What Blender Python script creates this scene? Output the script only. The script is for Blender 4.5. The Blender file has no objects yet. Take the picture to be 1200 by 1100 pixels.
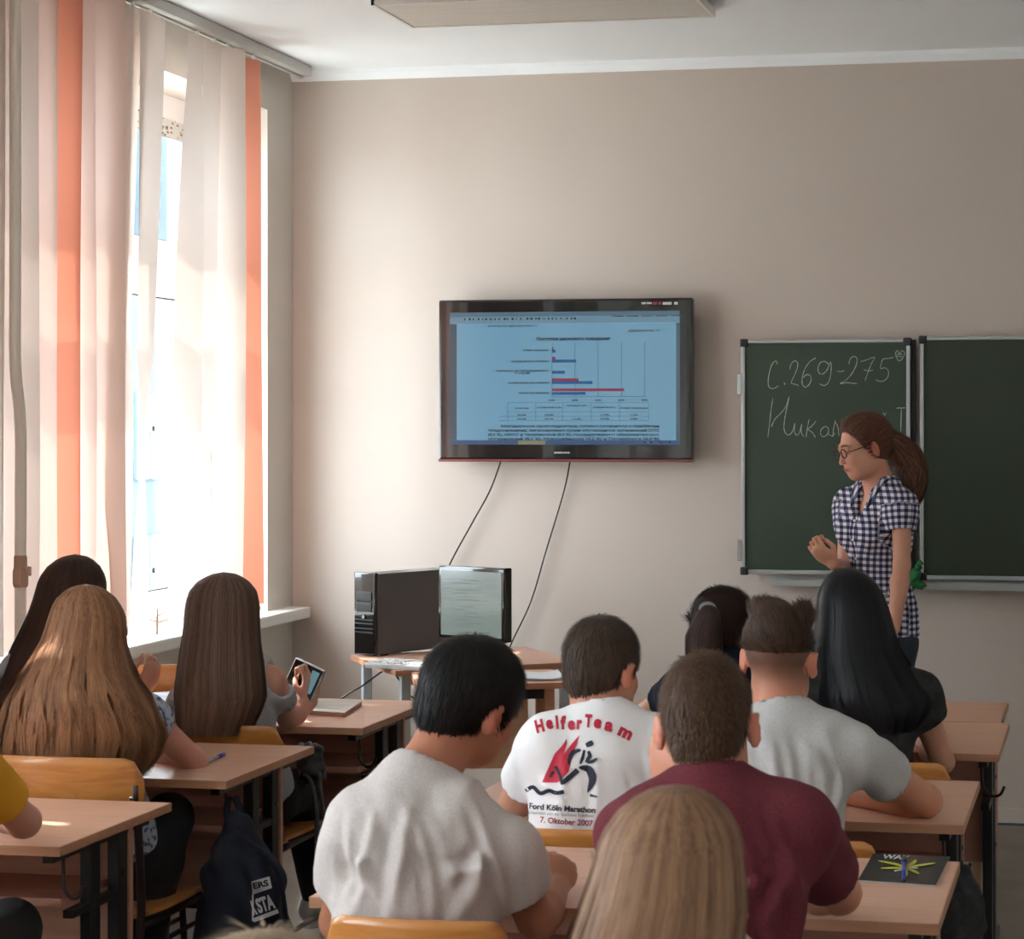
import bpy, bmesh, math, random
import numpy as np
from mathutils import Vector, Matrix, Euler
from mathutils.bvhtree import BVHTree
random.seed(7); rng = np.random.default_rng(7)
S = bpy.context.scene; COL = S.collection
# ------------------------------------------------------------------ camera
FPX, HC = 2500.0, 1.645
TH = math.atan(475/2500.0)
FW = (-math.sin(TH), math.cos(TH)); RT = (math.cos(TH), math.sin(TH))
cam_d = bpy.data.cameras.new('camera'); cam = bpy.data.objects.new('camera', cam_d); COL.objects.link(cam)
cam.location = (0, 0, HC); cam.rotation_euler = (math.pi/2, 0, TH)
cam_d.sensor_width = 36.0; cam_d.sensor_fit = 'HORIZONTAL'; cam_d.lens = 36.0*FPX/1200
cam_d.shift_x = -225/1200.0; cam_d.shift_y = -47/1200.0
cam_d.clip_start = 0.05; cam_d.clip_end = 200
cam_d.dof.use_dof = True; cam_d.dof.focus_distance = 7.6; cam_d.dof.aperture_fstop = 13
S.camera = cam
# ------------------------------------------------------------------ light
EXPO = 1.68
w = bpy.data.worlds.new('daylight'); S.world = w; w.use_nodes = True
bg = w.node_tree.nodes['Background']; bg.inputs[0].default_value = (0.88, 0.94, 1.0, 1); bg.inputs[1].default_value = 5.0
sd = bpy.data.lights.new('sun', 'SUN'); sd.energy = 4.2; sd.angle = math.radians(0.6); sd.color = (1.0, 0.95, 0.88)
sun = bpy.data.objects.new('sun', sd); COL.objects.link(sun); sun.location = (-8, 6, 9)
sun.rotation_euler = Vector((1.0, -0.16, -1.34)).to_track_quat('-Z', 'Y').to_euler()
for k, (y0, y1) in enumerate([(6.2, 8.67), (3.3, 5.47), (0.4, 2.57), (-2.6, -0.43)]):
    pd_ = bpy.data.lights.new('window_portal', 'AREA'); pd_.shape = 'RECTANGLE'; pd_.size = y1-y0; pd_.size_y = 2.2
    pd_.cycles.is_portal = True
    po = bpy.data.objects.new('window_portal', pd_); COL.objects.link(po)
    po.location = (-4.05, (y0+y1)/2, 1.93)
    po.rotation_euler = Matrix(((0, 0, -1), (-1, 0, 0), (0, 1, 0))).to_euler()   # faces into the room
S.view_settings.view_transform = 'Standard'; S.view_settings.look = 'None'; S.view_settings.gamma = 1
S.view_settings.exposure = EXPO
S.cycles.use_denoising = True; S.cycles.max_bounces = 10; S.cycles.diffuse_bounces = 6; S.cycles.transparent_max_bounces = 12
S.cycles.sample_clamp_indirect = 8.0

# ------------------------------------------------------------------ helpers
def J(px, py, d):                       # the point seen at a pixel, d metres deep
    u = (px-825)/FPX
    return Vector(((FW[0]+u*RT[0])*d, (FW[1]+u*RT[1])*d, HC-(py-503)*d/FPX))
def onwall(px, py, y):
    u = (px-825)/FPX; return J(px, py, y/(FW[1]+u*RT[1]))
def onleft(px, py, x):
    u = (px-825)/FPX; return J(px, py, x/(FW[0]+u*RT[0]))
def lin(c):
    return tuple(((v/255)/12.92 if v/255 <= 0.04045 else (((v/255)+0.055)/1.055)**2.4) for v in c)
def mat(name, rgb, rough=0.6, metal=0.0, spec=0.5, noise=None, bump=None, emit=None, grain=None, trans=None, coat=0):
    m = bpy.data.materials.new(name); m.use_nodes = True; nt = m.node_tree; N = nt.nodes; L = nt.links
    p = N['Principled BSDF']; c = lin(rgb)+(1,)
    p.inputs['Base Color'].default_value = c; p.inputs['Roughness'].default_value = rough
    p.inputs['Metallic'].default_value = metal; p.inputs['Specular IOR Level'].default_value = spec
    p.inputs['Coat Weight'].default_value = coat
    tc = N.new('ShaderNodeTexCoord')
    def mix(a, b, fac):
        x = N.new('ShaderNodeMix'); x.data_type = 'RGBA'; L.new(fac, x.inputs[0])
        if isinstance(a, tuple): x.inputs[6].default_value = a
        else: L.new(a, x.inputs[6])
        x.inputs[7].default_value = b
        return x.outputs[2]
    cur = c
    if noise:                            # (scale, other rgb, lo, hi)
        n = N.new('ShaderNodeTexNoise'); n.inputs['Scale'].default_value = noise[0]; n.inputs['Detail'].default_value = 5
        L.new(tc.outputs['Object'], n.inputs['Vector'])
        r = N.new('ShaderNodeMapRange'); r.inputs[1].default_value = noise[2]; r.inputs[2].default_value = noise[3]
        L.new(n.outputs[0], r.inputs[0]); cur = mix(cur, lin(noise[1])+(1,), r.outputs[0])
    if grain:                            # (stretch vec, scale, rgb, strength)
        mp = N.new('ShaderNodeMapping'); mp.inputs['Scale'].default_value = grain[0]; L.new(tc.outputs['Object'], mp.inputs[0])
        n = N.new('ShaderNodeTexNoise'); n.inputs['Scale'].default_value = grain[1]; n.inputs['Detail'].default_value = 6
        n.inputs['Distortion'].default_value = 0.6
        L.new(mp.outputs[0], n.inputs['Vector'])
        r = N.new('ShaderNodeMapRange'); r.inputs[1].default_value = 0.4; r.inputs[2].default_value = 0.68
        r.inputs[4].default_value = grain[3]
        L.new(n.outputs[0], r.inputs[0]); cur = mix(cur, lin(grain[2])+(1,), r.outputs[0])
    if not isinstance(cur, tuple): L.new(cur, p.inputs['Base Color'])
    if bump:
        n = N.new('ShaderNodeTexNoise'); n.inputs['Scale'].default_value = bump[0]; n.inputs['Detail'].default_value = 4
        L.new(tc.outputs['Object'], n.inputs['Vector'])
        b = N.new('ShaderNodeBump'); b.inputs['Strength'].default_value = bump[1]; b.inputs['Distance'].default_value = 0.002
        L.new(n.outputs[0], b.inputs['Height']); L.new(b.outputs[0], p.inputs['Normal'])
    if emit:
        p.inputs['Emission Color'].default_value = lin(emit[0])+(1,); p.inputs['Emission Strength'].default_value = emit[1]/2**EXPO
    if trans:
        t = N.new('ShaderNodeBsdfTranslucent'); t.inputs[0].default_value = lin(trans[0])+(1,)
        ms = N.new('ShaderNodeMixShader'); ms.inputs[0].default_value = trans[1]
        L.new(p.outputs[0], ms.inputs[1]); L.new(t.outputs[0], ms.inputs[2]); L.new(ms.outputs[0], N['Material Output'].inputs[0])
    return m
def tag(o, label=None, cat=None, group=None, kind=None):
    if label: o['label'] = label
    if cat: o['category'] = cat
    if group: o['group'] = group
    if kind: o['kind'] = kind
    return o
def empty(name, loc, label, cat, group=None, rz=0):
    o = bpy.data.objects.new(name, None); COL.objects.link(o); o.location = loc; o.rotation_euler = (0, 0, rz)
    o.empty_display_size = 0.1
    return tag(o, label, cat, group)
def link(name, me, m, parent=None, smooth=False):
    o = bpy.data.objects.new(name, me); COL.objects.link(o)
    if m is not None: me.materials.append(m)
    if smooth: me.polygons.foreach_set('use_smooth', [True]*len(me.polygons))
    if parent: o.parent = parent
    return o
class MB:
    """collects shapes in one bmesh"""
    def __init__(s): s.bm = bmesh.new()
    def box(s, c, d, rot=None, bev=0.0):
        r = bmesh.ops.create_cube(s.bm, size=1.0); v = r['verts']
        bmesh.ops.scale(s.bm, verts=v, vec=d)
        if bev:
            e = list({e for x in v for e in x.link_edges})
            g = bmesh.ops.bevel(s.bm, geom=e, offset=bev, segments=2, affect='EDGES', profile=0.6)
            v = list({x for f in g['faces'] for x in f.verts} | {x for x in v if x.is_valid})
        M = Matrix.Translation(c) @ (Euler(rot).to_matrix().to_4x4() if rot else Matrix())
        bmesh.ops.transform(s.bm, matrix=M, verts=v); return s
    def b2(s, lo, hi, bev=0.0):
        lo, hi = Vector(lo), Vector(hi); return s.box((lo+hi)/2, hi-lo, bev=bev)
    def tube(s, pts, r, n=8, closed=False, flat=None):
        pts = [Vector(p) for p in pts]; rings = []; m = len(pts)
        up = Vector((0, 0, 1))
        for i, p in enumerate(pts):
            a = pts[(i-1) % m] if (closed or i > 0) else p
            b = pts[(i+1) % m] if (closed or i < m-1) else p
            t = (b-a).normalized()
            if abs(t.dot(up)) > 0.97: up = Vector((0, 1, 0)) if abs(t.y) < 0.9 else Vector((1, 0, 0))
            x = t.cross(up).normalized(); y = x.cross(t).normalized(); up = y
            rr = r[i] if isinstance(r, (list, tuple)) else r
            fy = rr*(flat or 1)
            rings.append([s.bm.verts.new(p + x*math.cos(k*2*math.pi/n)*rr + y*math.sin(k*2*math.pi/n)*fy) for k in range(n)])
        for i in range(m if closed else m-1):
            A, B = rings[i], rings[(i+1) % m]
            for k in range(n): s.bm.faces.new((A[k], A[(k+1) % n], B[(k+1) % n], B[k]))
        if not closed:
            s.bm.faces.new(rings[0][::-1]); s.bm.faces.new(rings[-1])
        return s
    def prism(s, poly, y0, y1, M=None):       # polygon in XZ extruded along Y
        a = [s.bm.verts.new((x, y0, z)) for x, z in poly]; b = [s.bm.verts.new((x, y1, z)) for x, z in poly]
        n = len(poly); s.bm.faces.new(a); s.bm.faces.new(b[::-1])
        for i in range(n): s.bm.faces.new((a[i], b[i], b[(i+1) % n], a[(i+1) % n]))
        if M: bmesh.ops.transform(s.bm, matrix=M, verts=a+b)
        return s
    def ball(s, c, r, sc=(1, 1, 1)):
        g = bmesh.ops.create_uvsphere(s.bm, u_segments=14, v_segments=10, radius=r)
        bmesh.ops.scale(s.bm, verts=g['verts'], vec=sc); bmesh.ops.translate(s.bm, verts=g['verts'], vec=c); return s
    def build(s, name, m, parent=None, smooth=False):
        bmesh.ops.recalc_face_normals(s.bm, faces=s.bm.faces)
        me = bpy.data.meshes.new(name); s.bm.to_mesh(me); s.bm.free()
        return link(name, me, m, parent, smooth)
def spline(pts, n=6, closed=False):
    pts = [Vector(p) for p in pts]; out = []; m = len(pts)
    for i in range(m-1):
        p0, p1, p2, p3 = pts[max(i-1, 0)], pts[i], pts[i+1], pts[min(i+2, m-1)]
        for k in range(n):
            t = k/n; out.append(0.5*((2*p1)+(-p0+p2)*t+(2*p0-5*p1+4*p2-p3)*t*t+(-p0+3*p1-3*p2+p3)*t**3))
    out.append(pts[-1]); return out
def text_mesh(s, size, sx=1.0, bold=0.0, align='LEFT', shear=0.0):
    c = bpy.data.curves.new('lettering', 'FONT'); c.body = s; c.size = size; c.align_x = align; c.offset = bold; c.shear = shear
    c.resolution_u = 3
    o = bpy.data.objects.new('lettering', c); COL.objects.link(o)
    dg = bpy.context.evaluated_depsgraph_get(); me = bpy.data.meshes.new_from_object(o.evaluated_get(dg))
    bpy.data.objects.remove(o); bpy.data.curves.remove(c)
    me.transform(Matrix.Diagonal((sx, 1, 1, 1))); me.materials.clear()
    return me

# ------------------------------------------------------------------ materials
M_wall = mat('wall_paint', (202, 190, 180), 0.75, noise=(1.3, (198, 185, 175), 0.35, 0.7), bump=(60, 0.12))
M_wall_side = mat('side_wall_paint', (212, 206, 198), 0.75, noise=(1.3, (205, 199, 191), 0.35, 0.7), bump=(60, 0.12))
M_wall_far = mat('rear_wall_bounce_paint', (236, 230, 222), 0.75, bump=(60, 0.12))  # unseen right and back walls, whitened to throw more light forward
M_ceil = mat('ceiling_paint', (244, 248, 250), 0.8, bump=(40, 0.1))
M_white = mat('white_gloss_paint', (228, 228, 222), 0.35)
M_pvc = mat('white_plastic_frame', (240, 241, 241), 0.3)
M_floor = mat('floor_linoleum', (122, 115, 106), 0.42, noise=(3.5, (98, 90, 80), 0.35, 0.65), grain=((1, 6, 1), 9, (132, 122, 108), 0.5))
M_top = mat('beech_laminate', (222, 174, 148), 0.36, grain=((1.2, 22, 22), 3.2, (206, 156, 128), 0.75))
M_edge = mat('beech_edge_band', (186, 134, 102), 0.45, grain=((1.2, 22, 22), 3.2, (170, 118, 88), 0.7))
M_panel = mat('modesty_panel_laminate', (196, 142, 120), 0.5, grain=((1.5, 18, 18), 3.0, (178, 124, 104), 0.7))
M_pale = mat('pale_beech_laminate', (214, 172, 138), 0.45, grain=((1.5, 18, 18), 3.0, (198, 154, 120), 0.6))
M_black = mat('black_enamel', (24, 23, 24), 0.35)
M_brown = mat('brown_enamel', (52, 34, 32), 0.35)
M_ply = mat('varnished_plywood', (204, 134, 66), 0.32, grain=((2, 2, 14), 4, (182, 108, 46), 0.7), coat=0.3)
M_plyworn = mat('worn_varnished_plywood', (206, 140, 74), 0.35, grain=((2, 2, 14), 4, (180, 110, 52), 0.8), noise=(14, (150, 120, 92), 0.62, 0.72), coat=0.2)
M_chrome = mat('bare_steel', (170, 170, 172), 0.25, metal=1)
M_alu = mat('aluminium_profile', (176, 180, 180), 0.38, metal=0.6)
M_board = mat('green_chalkboard', (50, 66, 52), 0.42, noise=(2.2, (58, 74, 60), 0.35, 0.75), spec=0.4)
M_board2 = mat('dark_green_chalkboard', (40, 50, 36), 0.4, noise=(2.0, (45, 56, 41), 0.35, 0.75), spec=0.4)
M_chalk = mat('chalk', (176, 184, 172), 0.95)
M_gloss = mat('glossy_black_plastic', (10, 10, 11), 0.08, coat=0.5)
M_matblack = mat('matte_black_plastic', (28, 28, 30), 0.45)
M_pc = mat('dark_grey_case', (88, 88, 90), 0.4)
M_cable = mat('black_cable', (14, 14, 14), 0.5)
M_paper = mat('white_paper', (228, 230, 235), 0.7, bump=(30, 0.1))
M_slat_w = mat('cream_blind_fabric', (226, 212, 203), 0.85, bump=(300, 0.1), trans=((232, 216, 206), 0.17))
M_slat_s = mat('salmon_blind_fabric', (216, 148, 124), 0.85, bump=(300, 0.1), trans=((216, 132, 106), 0.2))
M_slat_p = mat('pale_pink_blind_fabric', (220, 198, 188), 0.85, bump=(300, 0.1), trans=((226, 198, 186), 0.2))
def glass():
    m = bpy.data.materials.new('window_glass'); m.use_nodes = True; nt = m.node_tree; N = nt.nodes
    N.remove(N['Principled BSDF'])
    t = N.new('ShaderNodeBsdfTransparent'); t.inputs[0].default_value = (0.93, 0.96, 0.97, 1)
    g = N.new('ShaderNodeBsdfGlossy'); g.inputs[1].default_value = 0.02
    lw = N.new('ShaderNodeLayerWeight'); pw = N.new('ShaderNodeMath'); pw.operation = 'POWER'; pw.inputs[1].default_value = 5.0
    f = N.new('ShaderNodeMapRange'); f.inputs[3].default_value = .03; f.inputs[4].default_value = .9
    nt.links.new(lw.outputs['Facing'], pw.inputs[0]); nt.links.new(pw.outputs[0], f.inputs[0])
    ms = N.new('ShaderNodeMixShader'); nt.links.new(f.outputs[0], ms.inputs[0]); nt.links.new(t.outputs[0], ms.inputs[1])
    nt.links.new(g.outputs[0], ms.inputs[2]); nt.links.new(ms.outputs[0], N['Material Output'].inputs[0]); return m
M_glass = glass()

# ------------------------------------------------------------------ room shell
XL, XR, YF, YB, ZC = -3.56, 2.7, 8.96, -2.9, 3.23
XO = -4.02                                # outer face of the window wall
WZ0, WZ1 = 0.86, 3.02
WINS = [(6.2, 8.67), (3.3, 5.47), (0.4, 2.57), (-2.6, -0.43)]  # last window is unseen, added to bring more fill light into the back
def struct(o): return tag(o, kind='structure')
struct(MB().b2((XO, YB-.2, -0.1), (XR+.2, YF+.2, 0)).build('floor', M_floor))
struct(MB().b2((XO, YB-.2, ZC), (XR+.2, YF+.2, ZC+.12)).build('ceiling', M_ceil))
struct(MB().b2((XO, YF, 0), (XR+.2, YF+.2, ZC)).build('wall_front', M_wall))
struct(MB().b2((XR, YB, 0), (XR+.2, YF, ZC)).build('wall_right', M_wall_far))
struct(MB().b2((XO, YB-.2, 0), (XR+.2, YB, ZC)).build('wall_back', M_wall_far))
mb = MB(); ys = [YB] + [v for a in sorted(WINS) for v in a] + [YF]
mb.b2((XO, YB, 0), (XL, YF, WZ0)); mb.b2((XO, YB, WZ1), (XL, YF, ZC))
for i in range(0, len(ys), 2): mb.b2((XO, ys[i], WZ0), (XL, ys[i+1], WZ1))
struct(mb.build('wall_left', M_wall_side))
struct(MB().b2((XL, YF-.012, 0), (XR, YF, .07)).build('baseboard_front', mat('baseboard_paint', (205, 196, 186), .5)))
struct(MB().b2((XL, YF-.016, 0), (XR, YF-.0125, .010)).build('trim_3', mat('floor_edge_strip', (70, 92, 90), .5)))
struct(MB().b2((XL, YB, 0), (XL+.012, YF-.012, .07)).build('baseboard_left', M_white))
mb = MB(); mb.prism([(0, ZC), (0, ZC-.045), (.012, ZC-.045), (.03, ZC-.02), (.03, ZC)], XL, XR,
    M=Matrix(((0, 1, 0, 0), (-1, 0, 0, YF), (0, 0, 1, 0), (0, 0, 0, 1))))
struct(mb.build('trim_1', M_ceil))
# windowsill slabs
for k, (y0, y1) in enumerate(WINS):
    struct(MB().b2((-3.85, y0-.03, WZ0-.045), (XL+.10, y1+.25 if k == 0 else y1+.03, WZ0+.004), bev=.008).build('trim_%d' % (4+k), M_white))
    # window: frame with transom and mullion, sashes and panes
    fx = -3.84; z0 = WZ0+.004; zt = 2.30; ym = (y0+y1)/2
    wn = struct(bpy.data.objects.new('window_%d' % (k+1), None)); COL.objects.link(wn); wn.location = (fx, ym, z0)
    def rel(o): o.parent = wn; o.matrix_parent_inverse = Matrix.Translation((-fx, -ym, -z0)); return o
    mb = MB()
    for a, b in (((y0, z0), (y1, z0+.06)), ((y0, WZ1-.1), (y1, WZ1)), ((y0, z0), (y0+.06, WZ1)), ((y1-.06, z0), (y1, WZ1)),
                 ((ym-.05, z0), (ym+.05, WZ1)), ((y0, zt-.05), (y1, zt+.05))):
        mb.b2((fx-.035, a[0], a[1]), (fx+.035, b[0], b[1]), bev=.004)
    rel(mb.build('window_frame', M_pvc))
    for (a, b) in ((y0+.06, ym-.05), (ym+.05, y1-.06)):
        for (c, d) in ((z0+.06, zt-.05), (zt+.05, WZ1-.1)):
            mb = MB(); t = .065
            mb.b2((fx-.01, a, c), (fx+.05, b, c+t), bev=.004).b2((fx-.01, a, d-t), (fx+.05, b, d), bev=.004)
            mb.b2((fx-.01, a, c+t), (fx+.05, a+t, d-t), bev=.004).b2((fx-.01, b-t, c+t), (fx+.05, b, d-t), bev=.004)
            rel(mb.build('sash', M_pvc))
            mb = MB(); q = .006
            mb.b2((fx+.012, a+t, c+t), (fx+.03, a+t+q, d-t)).b2((fx+.012, b-t-q, c+t), (fx+.03, b-t, d-t))
            mb.b2((fx+.012, a+t+q, c+t), (fx+.03, b-t-q, c+t+q)).b2((fx+.012, a+t+q, d-t-q), (fx+.03, b-t-q, d-t))
            rel(mb.build('gasket', M_matblack))
            rel(MB().b2((fx+.018, a+t+q, c+t+q), (fx+.022, b-t-q, d-t-q)).build('pane', M_glass))
    mb = MB(); mb.box((fx+.065, ym+.13, 1.45), (.03, .025, .06), bev=.004).box((fx+.085, ym+.13, 1.40), (.016, .02, .13), bev=.005)
    rel(mb.build('window_handle', M_white))
    if k == 0:
        # protective film with printed dashes still stuck on the upper frame
        film = mat('printed_protective_film', (196, 194, 186), .5)
        nt = film.node_tree; v = nt.nodes.new('ShaderNodeTexVoronoi'); v.inputs['Scale'].default_value = 62
        mp = nt.nodes.new('ShaderNodeMapping'); mp.inputs['Scale'].default_value = (1, .45, 1.2); tc = nt.nodes.new('ShaderNodeTexCoord')
        nt.links.new(tc.outputs['Object'], mp.inputs[0]); nt.links.new(mp.outputs[0], v.inputs['Vector'])
        r = nt.nodes.new('ShaderNodeMapRange'); r.inputs[1].default_value = .3; r.inputs[2].default_value = .36; nt.links.new(v.outputs['Distance'], r.inputs[0])
        mx = nt.nodes.new('ShaderNodeMix'); mx.data_type = 'RGBA'; mx.inputs[6].default_value = lin((92, 92, 92))+(1,); mx.inputs[7].default_value = lin((200, 198, 190))+(1,)
        nt.links.new(r.outputs[0], mx.inputs[0]); nt.links.new(mx.outputs[2], nt.nodes['Principled BSDF'].inputs['Base Color'])
        mb = MB(); mb.b2((fx+.0505, ym+.06, WZ1-.175), (fx+.053, y1-.065, WZ1-.105)); rel(mb.build('protective_film', film))
        mb = MB(); mb.b2((fx+.0505, y1-.118, zt+.06), (fx+.053, y1-.068, WZ1-.18)); rel(mb.build('protective_film', film))

# ------------------------------------------------------------------ outside
struct(MB().b2((-60, -30, -4.2), (XO-.01, 60, -4.0)).build('ground_outside', mat('pale_bounce_yard', (206, 203, 196), .9, noise=(.3, (190, 188, 182), .4, .7))))  # yard colour lightened to bounce more daylight up onto the ceiling
bld = empty('building', (-24, 22, -4), 'pale building wing seen through the classroom window', 'building')
M_bw = mat('whitewashed_facade', (214, 222, 226), .9, noise=(.6, (204, 212, 218), .4, .7)); M_bp = mat('dark_window_pane', (96, 118, 132), .2)
def bpart(mb, n, m): o = mb.build(n, m, bld); o.location = (24, -22, 4); return o
bpart(MB().b2((-30, 11.5, -4), (-20, 33.8, 7.5)), 'wall', M_bw)
bpart(MB().b2((-30.3, 11.3, 7.5), (-19.7, 34.0, 7.8)), 'roof', M_white)
for r in range(4):
    for c in range(7):
        y = 12.6+c*2.9; z = -3.2+r*2.8
        o = bpart(MB().b2((-20.02, y, z), (-19.93, y+1.5, z+1.7)), 'window', M_bp)
        f = MB().b2((-19.93, y+.71, z), (-19.9, y+.79, z+1.7)).b2((-19.93, y, z+1.1), (-19.9, y+1.5, z+1.17)).build('muntin', M_white, o)

bl2 = empty('building', (-24, 48, -4), 'stepped block beyond the pale wing, shade put into its darkened blue facade', 'building')
M_dimmed = mat('shade_darkened_facade', (52, 66, 76), .7, noise=(.5, (60, 76, 86), .4, .6)); M_rib = mat('grey_window_frame', (120, 134, 142), .6)  # facade darkened so its shaded pale blue doesn't blow out at this exposure
for lo, hi in (((-30, 34.2, -4), (-20, 43.4, 4.5)), ((-30, 43.4, -4), (-20, 62, 8.7))):
    o = MB().b2(lo, hi).build('wall', M_dimmed, bl2); o.location = (24, -48, 4)
for y in (36.5, 39, 41.5, 44.6, 46.6, 49, 52):
    for z in (-2.4, .6, 3.4 if y < 43.4 else 3.6, 6.2):
        if y < 43.4 and z > 2: continue
        o = MB().b2((-20.0, y, z), (-19.92, y+1.4, z+1.8)).build('window', M_bp, bl2); o.location = (24, -48, 4)
        MB().b2((-19.92, y+.62, z), (-19.88, y+.78, z+1.8)).b2((-19.92, y, z+1.0), (-19.88, y+1.4, z+1.12)).build('muntin', M_rib, o)
# ------------------------------------------------------------------ vertical blinds
BX = -3.45
rb = empty('vertical_blind', (BX, 7.0, 3.2), 'tangled cream and salmon vertical slat blind over the window', 'blind')
o = MB().b2((BX-.03, 5.6, 3.185), (BX+.03, 8.83, 3.228), bev=.004).b2((BX-.018, 5.6, 3.176), (BX-.006, 8.82, 3.186)).build('rail', mat('greyed_white_rail', (190, 188, 182), .4), rb)
o.location = (-BX, -7.0, -3.2)
o = MB().b2((BX-.045, 5.6, 3.205), (BX-.031, 8.84, 3.229)).build('track_shadow_gap', M_matblack, rb); o.location = (-BX, -7.0, -3.2); o.name = 'shadow_gap_strip'  # black strip painted in for the shadow gap behind the rail
SL = [  # left and right edge at the rail, left and right edge at the bottom (as the slats hang, read off the left wall), cloth
 (-40, -22, -40, -22, 'p'), (-24, -6, -24, -8, 'w'), (-8, 13, -8, 11, 'p'), (13, 22, 14, 20, 'w'), (29, 44, 31, 46, 'p'), (40, 54, 42, 53, 'p'),
 (53, 94, 61, 88, 's'), (86, 97, 88, 96, 'p'), (99, 118, 99, 117, 'w'), (116, 131, 117, 127, 'p'), (127, 160, 120, 136, 'p'), (142, 168, 128, 141, 'w'),
 (160, 191, 156, 166, 'w'), (223, 240, 212, 222, 'w'), (240, 262, 238, 250, 'w'), (261, 272, 262, 266, 'w'), (272, 290, 274, 288, 'w'), (290, 304, 288, 300, 's')]
for i, (a0, a1, b0, b1, mk) in enumerate(SL):
    t0, t1, u0, u1 = (onleft(q, 100, BX).y for q in (a0, a1, b0, b1)); n = 16; bm = bmesh.new(); prev = None
    for k in range(n+1):
        f = k/n; z = 3.165-f*(3.165-.93); ya, yb = t0+(u0-t0)*f, t1+(u1-t1)*f; hy = (yb-ya)/2; hx = math.sqrt(max(.0635**2-hy*hy, .0006**2))*(1 if i % 2 else -1)
        xo = BX+.008*math.sin(f*4+i*1.7)*f + (.012 if i % 3 == 0 else -.008)
        row = [bm.verts.new((xo+hx*q+(1-q*q)*.004, (ya+yb)/2+hy*q, z)) for q in (-1, -.5, 0, .5, 1)]
        if prev:
            for q in range(4): bm.faces.new((prev[q], prev[q+1], row[q+1], row[q]))
        prev = row
    me = bpy.data.meshes.new('slat'); bm.to_mesh(me); bm.free()
    o = link('slat', me, {'w': M_slat_w, 's': M_slat_s, 'p': M_slat_p}[mk], rb, True); o.location = (-BX, -7.0, -3.2)
    if mk == 's': o['label'] = 'salmon coloured slat'
    MB().box((BX, (t0+t1)/2, 3.172), (.012, .014, .016), bev=.003).build('hook', M_white, o)

# unseen blinds: middle slats placed to cut the sun, others bunched for more light
for wi, (y0, y1) in enumerate(WINS[1:]):
    r2 = empty('vertical_blind', (BX, (y0+y1)/2, 3.2), ['half open cream slat blind on the middle window beside the students', 'half open cream slat blind on the window beside the camera', 'drawn back cream slat blind on the added rearmost window'][wi], 'blind')
    o = MB().b2((BX-.03, y0-.2, 3.185), (BX+.03, y1+.2, 3.228), bev=.004).build('rail', M_white, r2); o.location = (-BX, -(y0+y1)/2, -3.2)
    base = None
    for k in range(16):
        yy = (y0-.14+k*.012) if k < 8 else (y1+.05+(k-8)*.012)
        if wi == 0: yy = 4.28+k*.078+(.06 if k > 4 else 0)+(.05 if k > 9 else 0)
        if base is None:
            base = MB().b2((-.0003, -.063, -2.24), (.0003, .063, 0)).build('slat', M_slat_w, r2)
            o = base
        else:
            o = base.copy(); COL.objects.link(o); o.parent = r2
        o.location = (0, yy-(y0+y1)/2, -.03); o.rotation_euler = (0, 0, math.radians(random.uniform(20, 34) if wi == 0 else random.uniform(82, 89)))

# heating riser at the left
pr = empty('heating_pipe', (-3.47, 6.6, 0), 'painted heating riser pipe with a brass valve beside the blind', 'pipe')
q = onleft(24, 600, -3.36); q2 = onleft(18, 300, -3.36)
pts = spline([(q.x, q.y, 0.0), (q.x, q.y, 1.2), (q.x, q.y, 1.65), (q2.x, q2.y, 1.85), (q2.x, q2.y, 2.2), (q2.x, q2.y, ZC-.02)], 5)
o = MB().tube(pts, .018, 12).build('pipe', mat('cream_pipe_paint', (236, 224, 212), .4), pr, True); o.location = (3.47, -6.6, 0)
o = MB().tube([(q.x, q.y, 1.15), (q.x, q.y, 1.16), (q.x, q.y, 1.20), (q.x, q.y, 1.21), (q.x, q.y, 1.245), (q.x, q.y, 1.25)], [.024, .027, .027, .023, .023, .02], 6).box((q.x+.02, q.y, 1.2), (.03, .012, .03), bev=.003).build('valve', mat('old_brass', (186, 150, 130), .5, metal=.4), pr); o.location = (3.47, -6.6, 0)

# ------------------------------------------------------------------ ceiling lamp
lx0, lx1, ly0, ly1 = -2.64, -1.45, 7.40, 7.86
lr = empty('ceiling_lamp', (-2.04, 7.64, ZC), 'unlit rectangular fluorescent ceiling lamp with pale housing', 'lamp')
def lp(mb, n, m, sm=False): o = mb.build(n, m, lr, sm); o.location = (2.04, -7.64, -ZC); return o
M_lamp = mat('lamp_enamel', (206, 202, 192), .5)
lp(MB().b2((lx0+.03, ly0+.03, ZC-.029), (lx1-.03, ly1-.03, ZC)), 'housing', M_lamp)
lp(MB().b2((lx0, ly0, ZC-.042), (lx0+.012, ly1, ZC-.012)).b2((lx1-.012, ly0, ZC-.042), (lx1, ly1, ZC-.012)).b2((lx0, ly0, ZC-.042), (lx1, ly0+.012, ZC-.012)).b2((lx0, ly1-.012, ZC-.042), (lx1, ly1, ZC-.012)), 'frame', M_white)
lp(MB().b2((lx0+.012, ly0+.012, ZC-.038), (lx1-.012, ly1-.012, ZC-.030)), 'diffuser', mat('ribbed_diffuser', (214, 210, 200), .4, grain=((1, 60, 1), 3, (186, 182, 172), .6)))

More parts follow.
